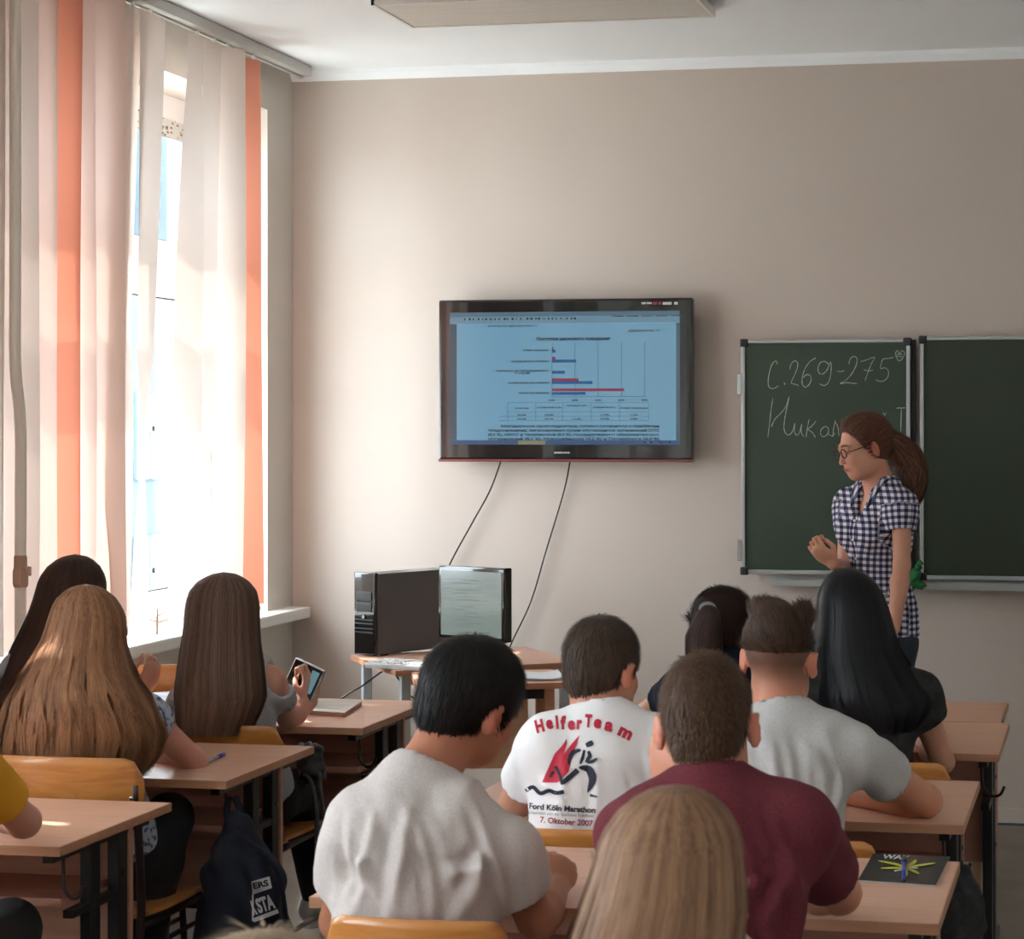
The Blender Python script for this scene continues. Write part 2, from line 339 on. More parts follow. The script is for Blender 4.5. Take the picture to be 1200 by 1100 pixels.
# ------------------------------------------------------------------ blackboards
def board(name, label, xa, xb, z0, z1, y, m, cleft=True, rz=0.0):
    w_, h_ = xb-xa, z1-z0
    b = empty(name, (xa, y, z0), label, 'blackboard', rz=rz)
    MB().b2((.012, -.012, .012), (w_-.012, .004, h_-.012)).build('panel', m, b)
    for lo, hi in (((0, -.02, 0), (w_, .006, .018)), ((0, -.02, h_-.014), (w_, .006, h_)), ((0, -.02, .018), (.016, .006, h_-.014)), ((w_-.016, -.02, .018), (w_, .006, h_-.014))):
        MB().b2(lo, hi, bev=.003).build('frame_rail', M_alu, b)
    for cx, cz in ((0, 0), (w_, 0), (0, h_), (w_, h_)):
        MB().box((cx + (.012 if cx == 0 else -.012), -.008, cz + (.012 if cz == 0 else -.012)), (.034, .034, .034), bev=.006).build('corner_cap', M_matblack, b)
    return b
bl = board('blackboard', 'green chalkboard wing with white chalk handwriting left of the teacher', -1.528, -.815, 1.035, 2.022, 8.905, M_board)
br = board('blackboard', 'large dark green chalkboard section without writing at right', -.775, .75, 1.02, 2.03, 8.915, M_board2)
board('blackboard', 'folded third chalkboard section beyond the right frame edge', .79, 1.5, 1.02, 2.03, 8.915, M_board2)
MB().b2((-.795+.775, .005-.0, 0), (-.775+.775, .03, 1.0)).build('hinge_post', M_matblack, br).location = (-.02, 0, 0)
mb = MB()
tr = empty('chalk_tray', (-1.4, 8.93, 1.0), 'grey metal chalk tray under the left green board', 'tray')
MB().b2((0, -.07, -.012), (.62, .027, -.006)).b2((0, -.072, -.012), (.62, -.066, .014)).build('shelf', M_alu, tr); MB().b2((0, .02, -.012), (.62, .028, .02)).build('bracket', M_alu, tr)
tr = empty('chalk_tray', (-.74, 8.93, 1.0), 'grey metal chalk tray under the large right board', 'tray')
MB().b2((0, -.09, -.018), (1.5, .027, -.01)).b2((0, -.092, -.018), (1.5, -.086, .012)).build('shelf', M_alu, tr); MB().b2((0, .02, -.018), (1.5, .028, .015)).build('bracket', M_alu, tr)
for zz in (.1, .8): MB().box((-.008, -.012, zz), (.02, .02, .09), bev=.003).build('hinge', M_chrome, bl)
# chalk writing traced as strokes
ST = [[(168,128),(163,118),(152,126),(143,150),(138,180),(140,200),(150,207),(162,204),(170,198)], [(189,188),(192,192),(190,194)],
 [(207,145),(212,128),(222,118),(232,122),(232,140),(222,165),(212,188),(222,192),(236,197)],
 [(292,108),(275,118),(258,140),(248,170),(248,192),(256,202),(268,196),(276,180),(273,165),(262,162),(250,172)],
 [(334,130),(322,120),(308,122),(299,138),(301,155),(313,160),(328,146),(338,122),(341,135),(339,165),(331,188),(318,197),(304,192)],
 [(360,151),(372,152),(383,149)], [(398,128),(402,112),(414,103),(424,110),(422,130),(408,158),(388,180),(370,191),(392,188),(424,191)],
 [(436,120),(456,114),(481,106),(470,128),(458,158),(450,182)], [(446,146),(462,150),(476,147)],
 [(542,106),(524,110),(508,112),(502,128),(500,142),(514,140),(525,150),(524,168),(512,181),(496,183),(484,178)],
 [(153,238),(148,270),(143,315),(137,362)], [(148,330),(160,305),(180,285),(196,262),(205,233),(199,265),(192,300),(189,335),(197,354),(209,354),(218,340),(224,318),(222,340),(228,356),(238,350),(246,322),(244,345),(252,362)],
 [(270,306),(264,335),(260,364)], [(292,312),(276,330),(266,338),(280,348),(290,364)], [(318,330),(308,340),(308,356),(318,362),(330,352),(332,336),(322,328),(318,332)],
 [(330,352),(345,360),(352,350)], [(354,310),(348,340),(346,362)],[(352,312),(362,330),(366,360)], [(508,284),(513,292),(518,284)], [(505,320),(508,345),(518,350),(524,322),(526,352)],
 [(551,270),(564,269),(579,269)], [(567,270),(566,310),(565,364)], [(548,362),(562,364)],
 [(548,92),(555,84),(561,96),(570,84),(578,94),(570,110),(560,118),(551,106),(548,92)], [(551,98),(572,96)], [(553,104),(570,103)]]
bm = bmesh.new()
for s in ST:
    P = [onwall(850+x/2.749, 380+y/2.75, 8.892) for x, y in s]; P = spline(P, 5) if len(P) > 2 else P
    hw = .0017; prev = None
    for i, p in enumerate(P):
        t = (P[min(i+1, len(P)-1)]-P[max(i-1, 0)]); t.y = 0; t.normalize(); nrm = Vector((-t.z, 0, t.x)); ww = hw*random.uniform(.55, 1.2)
        a, b = bm.verts.new(p+nrm*ww), bm.verts.new(p-nrm*ww)
        if prev: bm.faces.new((prev[0], prev[1], b, a))
        prev = (a, b)
for v in bm.verts: v.co -= Vector((-1.528, 8.905, 1.035)); v.co.y = -.0128
me = bpy.data.meshes.new('chalk_writing'); bm.to_mesh(me); bm.free(); link('chalk_writing', me, M_chalk, bl)

# green rag on the tray
def cloth_blob(): pass

# ------------------------------------------------------------------ television
ta, tb = onwall(516, 351, 8.84), onwall(812.5, 540, 8.84)
cx = (ta.x+tb.x)/2; tw_ = tb.x-ta.x; z0, z1 = 1.507+.012, 2.195
cx = -2.287; z0 = onwall(660, 539, 8.84).z; z1 = onwall(660, 350, 8.84).z
tv = empty('television', (cx, 8.84, z0), 'large glossy black wall television showing a blue document with a bar chart', 'television')
tv.rotation_euler = (0, 0, .02)
H = z1-z0; W = tw_
MB().b2((-W/2, 0, 0), (W/2, .055, H), bev=.01).build('bezel', M_gloss, tv)
MB().b2((-W/2, -.004, -.008), (W/2, .05, .004), bev=.003).build('bottom_strip', mat('red_tinted_acrylic', (120, 66, 62), .15), tv)
MB().b2((-.25, .055, .15), (.25, .112, H-.15)).build('wall_bracket', M_black, tv)
MB().b2((-W/2+.1, .055, .05), (W/2-.1, .08, H-.05), bev=.008).build('back_cover', M_matblack, tv)
sx0, sx1 = -W/2+W*.047, W/2-W*.050; sz0, sz1 = H*.095, H*.92
scr = MB().b2((sx0, -.003, sz0), (sx1, .002, sz1)).build('screen', mat('screen_glow', (40, 60, 75), .12, emit=((122, 170, 196), .62)), tv)
def SU(u, v): return (sx0+(sx1-sx0)*u, sz1-(sz1-sz0)*v)      # u, v: fractions of the screen from its top left
def srect(u0, v0, u1, v1, rgb, name='print', lift=.0036, e=.6):
    a, b = SU(u0, v0), SU(u1, v1)
    return MB().b2((a[0], -lift, b[1]), (b[0], -.0031, a[1])).build(name, mat('screen_'+name, (20, 20, 20), .2, emit=(rgb, e)), scr)
srect(0, 0, 1, .035, (96, 128, 150), 'title_bar'); srect(0, .036, 1, .085, (120, 158, 180), 'tool_bar'); srect(0, .086, .03, .965, (72, 92, 108), 'side_ruler')
srect(.985, .09, 1, .965, (84, 108, 126), 'scroll_bar'); srect(0, .966, 1, 1, (60, 92, 140), 'task_bar'); srect(.30, .968, .42, .998, (150, 150, 120), 'task_button', .004)
bm = bmesh.new(); mbk = MB()
def zf(x, y): return (x-105)/980.0, (y-127)/563.0
def addr(mb, x0, y0, x1, y1, lift=.0042):
    a = SU(*zf(x0, y0)); b = SU(*zf(x1, y1)); mb.b2((a[0], -lift, b[1]), (b[0], -.0031, a[1]))
g = MB()
for x in (545, 643, 741, 840, 938): addr(g, x-.8, 258, x+.8, 488)
addr(g, 545, 486, 940, 488)
for x in (355, 475, 590, 712, 832, 955): addr(g, x-.7, 512, x+.7, 588)
for y in (512, 552, 570, 588): addr(g, 320 if y > 552 else 355, y-.7, 955, y+.7)
g.build('chart_grid', mat('screen_grey', (20, 20, 20), .2, emit=((88, 120, 142), .6)), scr)
b1 = MB()
for y, x1 in ((330, 648), (377, 600), (421, 717), (467, 688), (288, 560)): addr(b1, 545, y, x1, y+12, .0046)
b1.build('blue_bars', mat('screen_blue', (10, 20, 40), .2, emit=((38, 100, 160), .6)), scr)
b2 = MB()
for y, x1 in ((318, 560), (409, 658), (452, 851), (276, 551)): addr(b2, 545, y, x1, y+12, .0046)
b2.build('red_bars', mat('screen_red', (40, 10, 10), .2, emit=((150, 62, 92), .6)), scr)
M_ink = mat('screen_ink', (8, 14, 20), .3)
def stext(s, zx, zy, zh, zw=None, bold=0.03, align='LEFT', parent=scr, shear=0.0, m=None):
    me = text_mesh(s, 1.0, bold=bold, shear=shear)
    co = np.empty(len(me.vertices)*3, 'f'); me.vertices.foreach_get('co', co); co = co.reshape(-1, 3)
    wd = co[:, 0].max(); k = (zh/.72)*(sz1-sz0)/563.0; kx = ((zw*(sx1-sx0)/980.0)/wd) if zw else k
    a = SU(*zf(zx, zy)); ox = a[0] - (0 if align == 'LEFT' else (wd*kx/2 if align == 'CENTER' else wd*kx))
    out = np.stack([co[:, 0]*kx+ox, np.full(len(co), -.0050), co[:, 1]*k+a[1]], 1)
    me.vertices.foreach_set('co', out.ravel()); me.update()
    return link('lettering', me, m or M_ink, parent)
stext('Поступки рискового поведения', 635, 248, 13, 315, .05, 'CENTER')
stext('вывод по диаграмме 11.', 270, 189, 9, 215, .02); stext('Диаграмма 11', 868, 214, 10, 132, .02, shear=.2)
for s, x0, y, wd_ in (('очень склонны', 420, 292, 112), ('скорее всего, склонны', 370, 339, 162), ('склонны, но воздержались', 305, 379, 228), ('от участия', 385, 389, 65), ('скорее всего, не склонны', 355, 430, 178), ('точно не склонны', 402, 473, 130)):
    stext(s, x0, y+1, 9, wd_, .035)
for s, x in (('0%', 545), ('20%', 643), ('40%', 741), ('60%', 840), ('80%', 938)): stext(s, x, 505, 7, 28, .035, 'CENTER')
for s, x, y, wd_ in (('точно не', 415, 538, 60), ('скорее всего, не', 532, 535, 104), ('склонны, но', 650, 527, 84), ('скорее всего,', 770, 535, 96), ('очень склонны', 893, 538, 116), ('35,5%', 415, 567, 40), ('32,0%', 532, 567, 40), ('1,7%', 770, 567, 40), ('1,5%', 893, 567, 34), ('34,2%', 415, 584, 40), ('30,1%', 532, 584, 40), ('11,4%', 650, 584, 40), ('21,3%', 770, 584, 40), ('2,8%', 893, 584, 34)):
    stext(s, x, y, 7, wd_, .035, 'CENTER')
for i, s in enumerate(('Максимальное число подростков, готовых согласиться с подобными', 'предложениями, зафиксировано среди обучающихся организаций СПО', '(8,5 %), ХМАО и Челябинской (8,3 %), государственных образовательных', 'организаций (8,2 %), Новосибирска (4,2 %) и Петербурга (8,0 %)')):
    stext(s, 325 if i == 0 else 270, 616+i*18, 11, 675 if i == 0 else 730, .035)
mb = MB()
for i in range(26):
    a = 165+i*19+random.uniform(-5, 5)
    if a < 640: addr(mb, a, 152, a+random.uniform(4, 10), 160)
for a in range(800, 1060, 62): addr(mb, a, 147, a+50, 150)
for a in (935, 960, 1000, 1040): addr(mb, a, 676, a+9, 681)
mb.build('toolbar_marks', M_ink, scr)
stext('SAMSUNG', 587, 727, 8, 66, .02, 'CENTER', tv, m=mat('silver_print', (200, 205, 205), .4)).location = (0, .0, 0)
M_stk = mat('grey_sticker', (190, 190, 195), .5); M_stk2 = mat('red_sticker', (160, 50, 70), .5)
for x0, x1, y0, y1, mm in ((925, 942, 91, 99, M_stk), (946, 968, 91, 99, M_stk), (1014, 1052, 91, 102, M_stk), (1062, 1078, 91, 102, M_stk), (972, 992, 90, 101, M_stk2), (998, 1008, 90, 101, M_stk2)):
    mb = MB(); addr(mb, x0, y0, x1, y1, .0042); mb.build('sticker', mm, tv)
# cables
def cable(pts, label, r=.0035, name='cable'):
    o = MB().tube(spline(pts, 7), r, 6).build(name, M_cable, None, True); return tag(o, label, 'cable')
cable([onwall(587, 540, 8.90), onwall(574, 575, 8.93), onwall(552, 615, 8.93), onwall(530, 655, 8.93), onwall(510, 700, 8.93), onwall(505, 745, 8.85)], 'black cable hanging from the television down behind the monitor')
cable([onwall(668, 540, 8.90), onwall(661, 575, 8.94), onwall(640, 645, 8.94), onwall(622, 705, 8.94), onwall(600, 752, 8.94), onwall(585, 790, 8.94)], 'long black cable curving from the television to behind the right table')
cable([J(455, 782, 8.05), J(440, 792, 8.2), J(425, 803, 8.3), J(405, 815, 8.35), J(390, 830, 8.3), J(380, 880, 8.2)], 'black cable sagging left from under the computer table')
cable([J(462, 788, 8.0), J(470, 800, 8.0), J(482, 816, 8.0), J(500, 826, 8.0)], 'black cable dropping in front of the pale table leg')
cable([J(575, 862, 8.2), J(579, 880, 8.2), J(590, 893, 8.2), J(605, 892, 8.2), J(625, 870, 8.2), J(640, 850, 8.2)], 'thin black cable looping below the small table')

# ------------------------------------------------------------------ desks
def hook(p, parent, s=1):
    pts = spline([p, p+Vector((0, -.0, -.035)), p+Vector((.006*s, -.008, -.07)), p+Vector((.028*s, -.02, -.088)), p+Vector((.052*s, -.03, -.082)), p+Vector((.064*s, -.034, -.058))], 4)
    return MB().tube(pts, .0042, 8).build('hook', M_brown, parent, True)
def desk(label, x1, y0, y1, w_=1.2, shelf=True, hooks=True, side_panel=False, group=None):
    x0 = x1-w_; d = y1-y0; cx, cy = (x0+x1)/2, (y0+y1)/2
    r = empty('school_desk', (cx, cy, 0), label, 'desk', group)
    hx, hy = w_/2, d/2
    MB().b2((-hx, -hy, .728), (hx, hy, .75), bev=.002).build('tabletop', M_top, r)
    mb = MB()
    for a, b in (((-hx-.001, -hy-.0015, .729), (hx+.001, -hy, .749)), ((-hx-.001, hy, .729), (hx+.001, hy+.0015, .749)), ((-hx-.0015, -hy, .729), (-hx, hy, .749)), ((hx, -hy, .729), (hx+.0015, hy, .749))): mb.b2(a, b)
    mb.build('edge_band', M_edge, r)
    py = hy*.42
    MB().b2((-hx+.035, py, .36), (hx-.028, py+.017, .727)).build('modesty_panel', M_panel, r)
    if shelf: MB().b2((-hx+.06, -hy*.45, .585), (hx-.075, py-.003, .602)).build('shelf', M_panel, r)
    for s in (-1, 1):
        X = s*(hx-.045)
        mb = MB()
        mb.b2((X-.014, py-.052, .03), (X+.014, py-.004, .726), bev=.003); mb.build('leg_post', M_black, r)
        MB().b2((X-.014, py-.185, .03), (X+.014, py-.14, .726), bev=.003).build('leg_post', M_black, r)
        MB().b2((X-.02, -hy+.03, 0), (X+.02, hy-.03, .03), bev=.004).build('foot', M_black, r)
        MB().b2((X-.012, -hy+.035, .706), (X+.012, hy-.05, .727)).build('top_rail', M_black, r)
        MB().b2((X-.012, -hy*.55, .566), (X+.012, py-.004, .585), bev=.002).build('shelf_bracket', M_black, r)
        for zz in (.62, .42): MB().tube([(X+s*.014, py-.028, zz), (X+s*.018, py-.028, zz)], .006, 8).build('bolt', M_chrome, r)
        if side_panel: MB().b2((s*(hx-.045)-.06, py-.04, .03), (s*(hx-.045)-.035, py+.06, .726)).build('side_post', M_pale, r)
    if hooks: hook(Vector((hx-.052, -hy+.12, .706)), r); hook(Vector((-hx+.05, -hy+.12, .706)), r, -1)
    return r
L1 = desk('beech school desk at the left edge with a yellow-sleeved arm on it', -2.212, 4.235, 4.79)
L2 = desk('beech school desk with a navy backpack hanging from its hook', -2.21, 5.11, 5.72)
L3 = desk('front left school desk with an open hardback and sun stripes', -2.2, 6.09, 6.74)
R1 = desk('front row desk at the far right below the board', -.325, 6.575, 7.05, shelf=False, hooks=False, side_panel=True)
R2 = desk('right row desk where the black-haired girl sits', -.30, 5.925, 6.56)
R3 = desk('right row desk where the boy in plain grey tee leans', -.325, 4.85, 5.46)
R4 = desk('right row desk carrying a dark magazine with a blue pen', -.305, 3.875, 4.44)

# computer tables
def table(label, c, w_, d, rz, panel=True, leg=M_alu):
    r = empty('table', (c[0], c[1], 0), label, 'table', rz=rz)
    MB().b2((-w_/2, -d/2, .728), (w_/2, d/2, .75), bev=.002).build('tabletop', M_top, r)
    MB().b2((-w_/2-.0015, -d/2-.0015, .729), (w_/2+.0015, -d/2, .749)).b2((-w_/2-.0015, -d/2, .729), (-w_/2, d/2, .749)).b2((w_/2, -d/2, .729), (w_/2+.0015, d/2, .749)).build('edge_band', M_edge, r)
    for sx in (-1, 1):
        for sy in (-1, 1): MB().b2((sx*(w_/2-.05)-.018, sy*(d/2-.05)-.018, 0), (sx*(w_/2-.05)+.018, sy*(d/2-.05)+.018, .727), bev=.003).build('leg', leg, r)
    MB().b2((-w_/2+.07, -d/2+.035, .69), (w_/2-.07, -d/2+.055, .727)).build('apron', M_black if panel else M_pale, r)
    if panel: MB().b2((-w_/2+.07, d/2-.09, .40), (w_/2-.10, d/2-.07, .727)).build('modesty_panel', M_pale, r)
    return r
def rectc(lf, w_, d, rz): return (lf[0]+math.cos(rz)*w_/2-math.sin(rz)*d/2, lf[1]+math.sin(rz)*w_/2+math.cos(rz)*d/2)
T1 = table('small computer table in the corner holding tower and monitor', rectc((-2.60, 7.56), .74, .62, .62), .74, .62, .62, False, mat('pale_blue_grey_leg', (176, 186, 190), .4))
T2 = table('small beech table with papers behind the two front boys', rectc((-2.38, 7.14), .52, .42, .36), .52, .42, .36, True, M_edge)

# tower
tr_ = math.atan2(.89, .45)-math.pi/2
tc_ = empty('computer_tower', (-2.84, 8.0, .75), 'slim black computer tower standing left of the monitor', 'computer', rz=tr_)
MB().b2((-.112, .022, .006), (0, .44, .325), bev=.003).build('case', M_pc, tc_)
MB().b2((-.115, 0, .004), (.002, .022, .33), bev=.006).build('front_panel', M_gloss, tc_)
for i, z in enumerate((.09, .105, .125, .14)): MB().b2((-.108, -.003, z), (-.006, .0, z+.006), bev=.001).build('vent_rib', M_matblack, tc_)
MB().b2((-.10, -.004, .22), (-.014, 0, .255), bev=.002).build('drive_tray', M_matblack, tc_)
MB().b2((-.10, -.004, .175), (-.014, 0, .212), bev=.002).build('drive_tray', M_matblack, tc_)
MB().tube([(-.057, -.006, .155), (-.057, 0, .155)], .008, 12).build('power_button', M_chrome, tc_)
for a in (-.1, -.012): MB().b2((a-.008, .05, 0), (a+.008, .08, .006)).build('rubber_foot', M_matblack, tc_)
# monitor
mc = J(555, 708, 8.08)
mo = empty('monitor', (mc.x, mc.y, .75), 'black desktop monitor showing a pale text page', 'monitor', rz=-.42)
MB().b2((-.165, -.014, .095), (.165, .03, .375), bev=.006).build('bezel', M_gloss, mo)
sc_ = MB().b2((-.150, -.017, .112), (.150, -.0135, .358)).build('screen', mat('monitor_glow', (60, 70, 70), .15, emit=((150, 162, 156), .55)), mo)
srm = mat('monitor_ink', (60, 70, 70), .5, emit=((60, 76, 70), .4))
mb = MB()
for i in range(16):
    z = .335-i*.0125
    if i in (0, 3, 8): continue
    a = random.uniform(-.09, -.03); mb.b2((a, -.0176, z), (a+random.uniform(.05, .12), -.0171, z+.0028))
mb.build('lettering', srm, sc_)
MB().b2((-.03, .0, .02), (.03, .02, .12)).build('stand', M_matblack, mo)
MB().b2((-.10, -.07, 0), (.10, .09, .018), bev=.006).build('base', M_matblack, mo)
# keyboard
kp = J(492, 772, 7.98)
kb = empty('keyboard', (kp.x, kp.y, .75), 'pale keyboard in front of the monitor', 'keyboard', rz=-.25)
MB().b2((-.2, -.07, 0), (.2, .07, .02), bev=.005).build('base', mat('pale_grey_plastic', (190, 194, 196), .4), kb)
M_key = mat('key_plastic', (214, 216, 216), .4); kme = MB().b2((-.0125, -.009, .02), (.0125, .009, .027), bev=.002)
kobj = kme.build('key', M_key, kb); kobj.location = (-.18, .048, 0)
for r_ in range(4):
    for c_ in range(13):
        if r_ == c_ == 0: continue
        o = kobj.copy(); COL.objects.link(o); o.location = (-.18+c_*.030, .048-r_*.032, 0)
# papers on table 2
pp = J(628, 792, 7.58)
bm = bmesh.new(); n = 8
for k in range(3):
    g = [[bm.verts.new((.20*(i/n-.5)*1.3+k*.006, .14*(j/n-.5)*1.6+k*.004, .002+k*.002+.012*max(0, (i/n)-.75)*(1+k)+.003*math.sin(i*1.3+k))) for j in range(n+1)] for i in range(n+1)]
    for i in range(n):
        for j in range(n): bm.faces.new((g[i][j], g[i+1][j], g[i+1][j+1], g[i][j+1]))
me = bpy.data.meshes.new('paper_sheets'); bm.to_mesh(me); bm.free()
o = link('paper_sheets', me, M_paper, None, True); o.location = (-2.08, 7.43, .75); o.rotation_euler = (0, 0, .36); tag(o, 'loose white printed sheets on the small table', 'paper')

# ------------------------------------------------------------------ chairs
def chair(label, x, y, rz=0.0, top=.79, w_=.37, bh=.15, m=None, group=None):
    """origin on the floor below the seat middle, backrest at -y"""
    m = m or M_ply
    r = empty('school_chair', (x, y, 0), label, 'chair', group, rz)
    # seat
    bm = bmesh.new(); n = 12; rings = []
    for zt in (0, 1):
        g = []
        for i in range(n+1):
            for j in range(n+1):
                u, v = i/n*2-1, j/n*2-1
                rr = 1-.06*(u*u*v*v)
                X = u*w_*.5*rr; Y = v*.19*rr; Z = .43 + .012*abs(u)**3 - .02*max(0, v-.6)/.4*max(0, v-.6) - .006*(1-u*u) + (0.012 if zt else 0)
                g.append(bm.verts.new((X, Y, Z)))
        rings.append(g)
    I = lambda i, j: i*(n+1)+j
    for i in range(n):
        for j in range(n):
            bm.faces.new([rings[0][I(*q)] for q in ((i, j), (i, j+1), (i+1, j+1), (i+1, j))]); bm.faces.new([rings[1][I(*q)] for q in ((i, j), (i+1, j), (i+1, j+1), (i, j+1))])
    for k in range(n):
        for a, b in (((k, 0), (k+1, 0)), ((k, n), (k+1, n)), ((0, k), (0, k+1)), ((n, k), (n, k+1))):
            bm.faces.new([rings[0][I(*a)], rings[0][I(*b)], rings[1][I(*b)], rings[1][I(*a)]])
    bmesh.ops.recalc_face_normals(bm, faces=bm.faces)
    me = bpy.data.meshes.new('seat'); bm.to_mesh(me); bm.free(); link('seat', me, m, r)
    # backrest, bent plywood with rounded upper corners
    bm = bmesh.new(); nu, nv = 20, 8; gs = []
    for t in (0, 1):
        g = []
        for i in range(nu+1):
            u = i/nu*2-1; ed = max(0, abs(u)-.78)/.22
            hi = top-.05*(1-math.sqrt(max(0, 1-ed*ed)))-.006*u*u; lo = top-bh+.035*(1-math.sqrt(max(0, 1-ed*ed)))
            for j in range(nv+1):
                z = lo+(hi-lo)*j/nv; yb = -.205-.045*(1-u*u)-.12*(z-.62)+(-.009 if t else 0)
                g.append(bm.verts.new((u*w_*.5, yb, z)))
        gs.append(g)
    I = lambda i, j: i*(nv+1)+j
    for i in range(nu):
        for j in range(nv):
            bm.faces.new([gs[0][I(*q)] for q in ((i, j), (i+1, j), (i+1, j+1), (i, j+1))]); bm.faces.new([gs[1][I(*q)] for q in ((i, j), (i, j+1), (i+1, j+1), (i+1, j))])
    for i in range(nu):
        for j in (0, nv): bm.faces.new([gs[0][I(i, j)], gs[0][I(i+1, j)], gs[1][I(i+1, j)], gs[1][I(i, j)]])
    for j in range(nv):
        for i in (0, nu): bm.faces.new([gs[0][I(i, j)], gs[0][I(i, j+1)], gs[1][I(i, j+1)], gs[1][I(i, j)]])
    bmesh.ops.recalc_face_normals(bm, faces=bm.faces)
    me = bpy.data.meshes.new('backrest'); bm.to_mesh(me); bm.free(); link('backrest', me, m, r, True)
    for s in (-1, 1):
        X = s*(w_/2-.02)
        MB().tube(spline([(X, -.30, 0), (X, -.25, .2), (X, -.205, .42), (X, -.205, .55), (X, -.215-.12*(top-.70), top-.07)], 5), .011, 8, flat=1.0).build('rear_leg', M_brown, r, True)
        MB().tube(spline([(X, .21, 0), (X, .185, .2), (X, .15, .405), (X, .10, .42), (X, -.2, .42)], 4), .011, 8).build('front_leg', M_brown, r, True)
        MB().tube([(X, .19, .16), (X, -.26, .16)], .008, 8).build('side_stretcher', M_brown, r, True)
        for zz in (top-.10, ): MB().ball((X, -.228-.12*(zz-.62)-.012, zz), .006, (1, .4, 1)).build('rivet', M_chrome, r)
    MB().tube([(-w_/2+.02, -.215, .25), (w_/2-.02, -.215, .25)], .008, 8).build('rear_stretcher', M_brown, r, True)
    MB().tube([(-w_/2+.02, .16, .41), (w_/2-.02, .16, .41)], .008, 8).build('seat_bar', M_brown, r, True)
    return r
def chair_at(label, px, yb, **k):      # backrest plane at world y = yb under pixel column px
    p = onwall(px, 900, yb); return chair(label, p.x, yb+.245, **k)
chair_at('plywood chair with scuffed backrest under the girl with wavy fair hair', 76, 4.86, top=.845, w_=.40, bh=.18, m=M_plyworn)
chair_at('plywood chair under the girl with straight brown hair', 258, 5.83, top=.79, w_=.37)
chair_at('plywood chair under the boy in light grey-beige tee', 487, 3.50, top=.812, w_=.335)
chair_at('plywood chair under the boy in white printed tee', 645, 4.545, top=.772, w_=.37)
chair_at('plywood chair under the boy with the undercut', 930, 4.52, top=.772, w_=.37)
chair_at('plywood chair under the girl with long black hair', 1030, 5.60, top=.775, w_=.38)
chair_at('plywood chair under the girl with the ponytail', 870, 5.58, top=.77, w_=.37)
chair_at('plywood chair under the boy in maroon tee', 830, 3.33, top=.77)
chair_at('plywood chair under the girl with very long dark hair by the window', 75, 5.66, top=.77)
chair_at('plywood chair under the fair-haired girl nearest the camera', 800, 2.0, top=.77)
chair_at('plywood chair under the student whose crown just shows at the bottom', 300, 1.75, top=.74)
chair_at('plywood chair of the student in yellow at the left edge', -170, 3.55, top=.77)
cp = J(190, 790, 7.3)
chair('empty plywood chair turned sideways in front of the first left desk', cp.x-.12, cp.y+.25, rz=.35, top=.84, w_=.38)

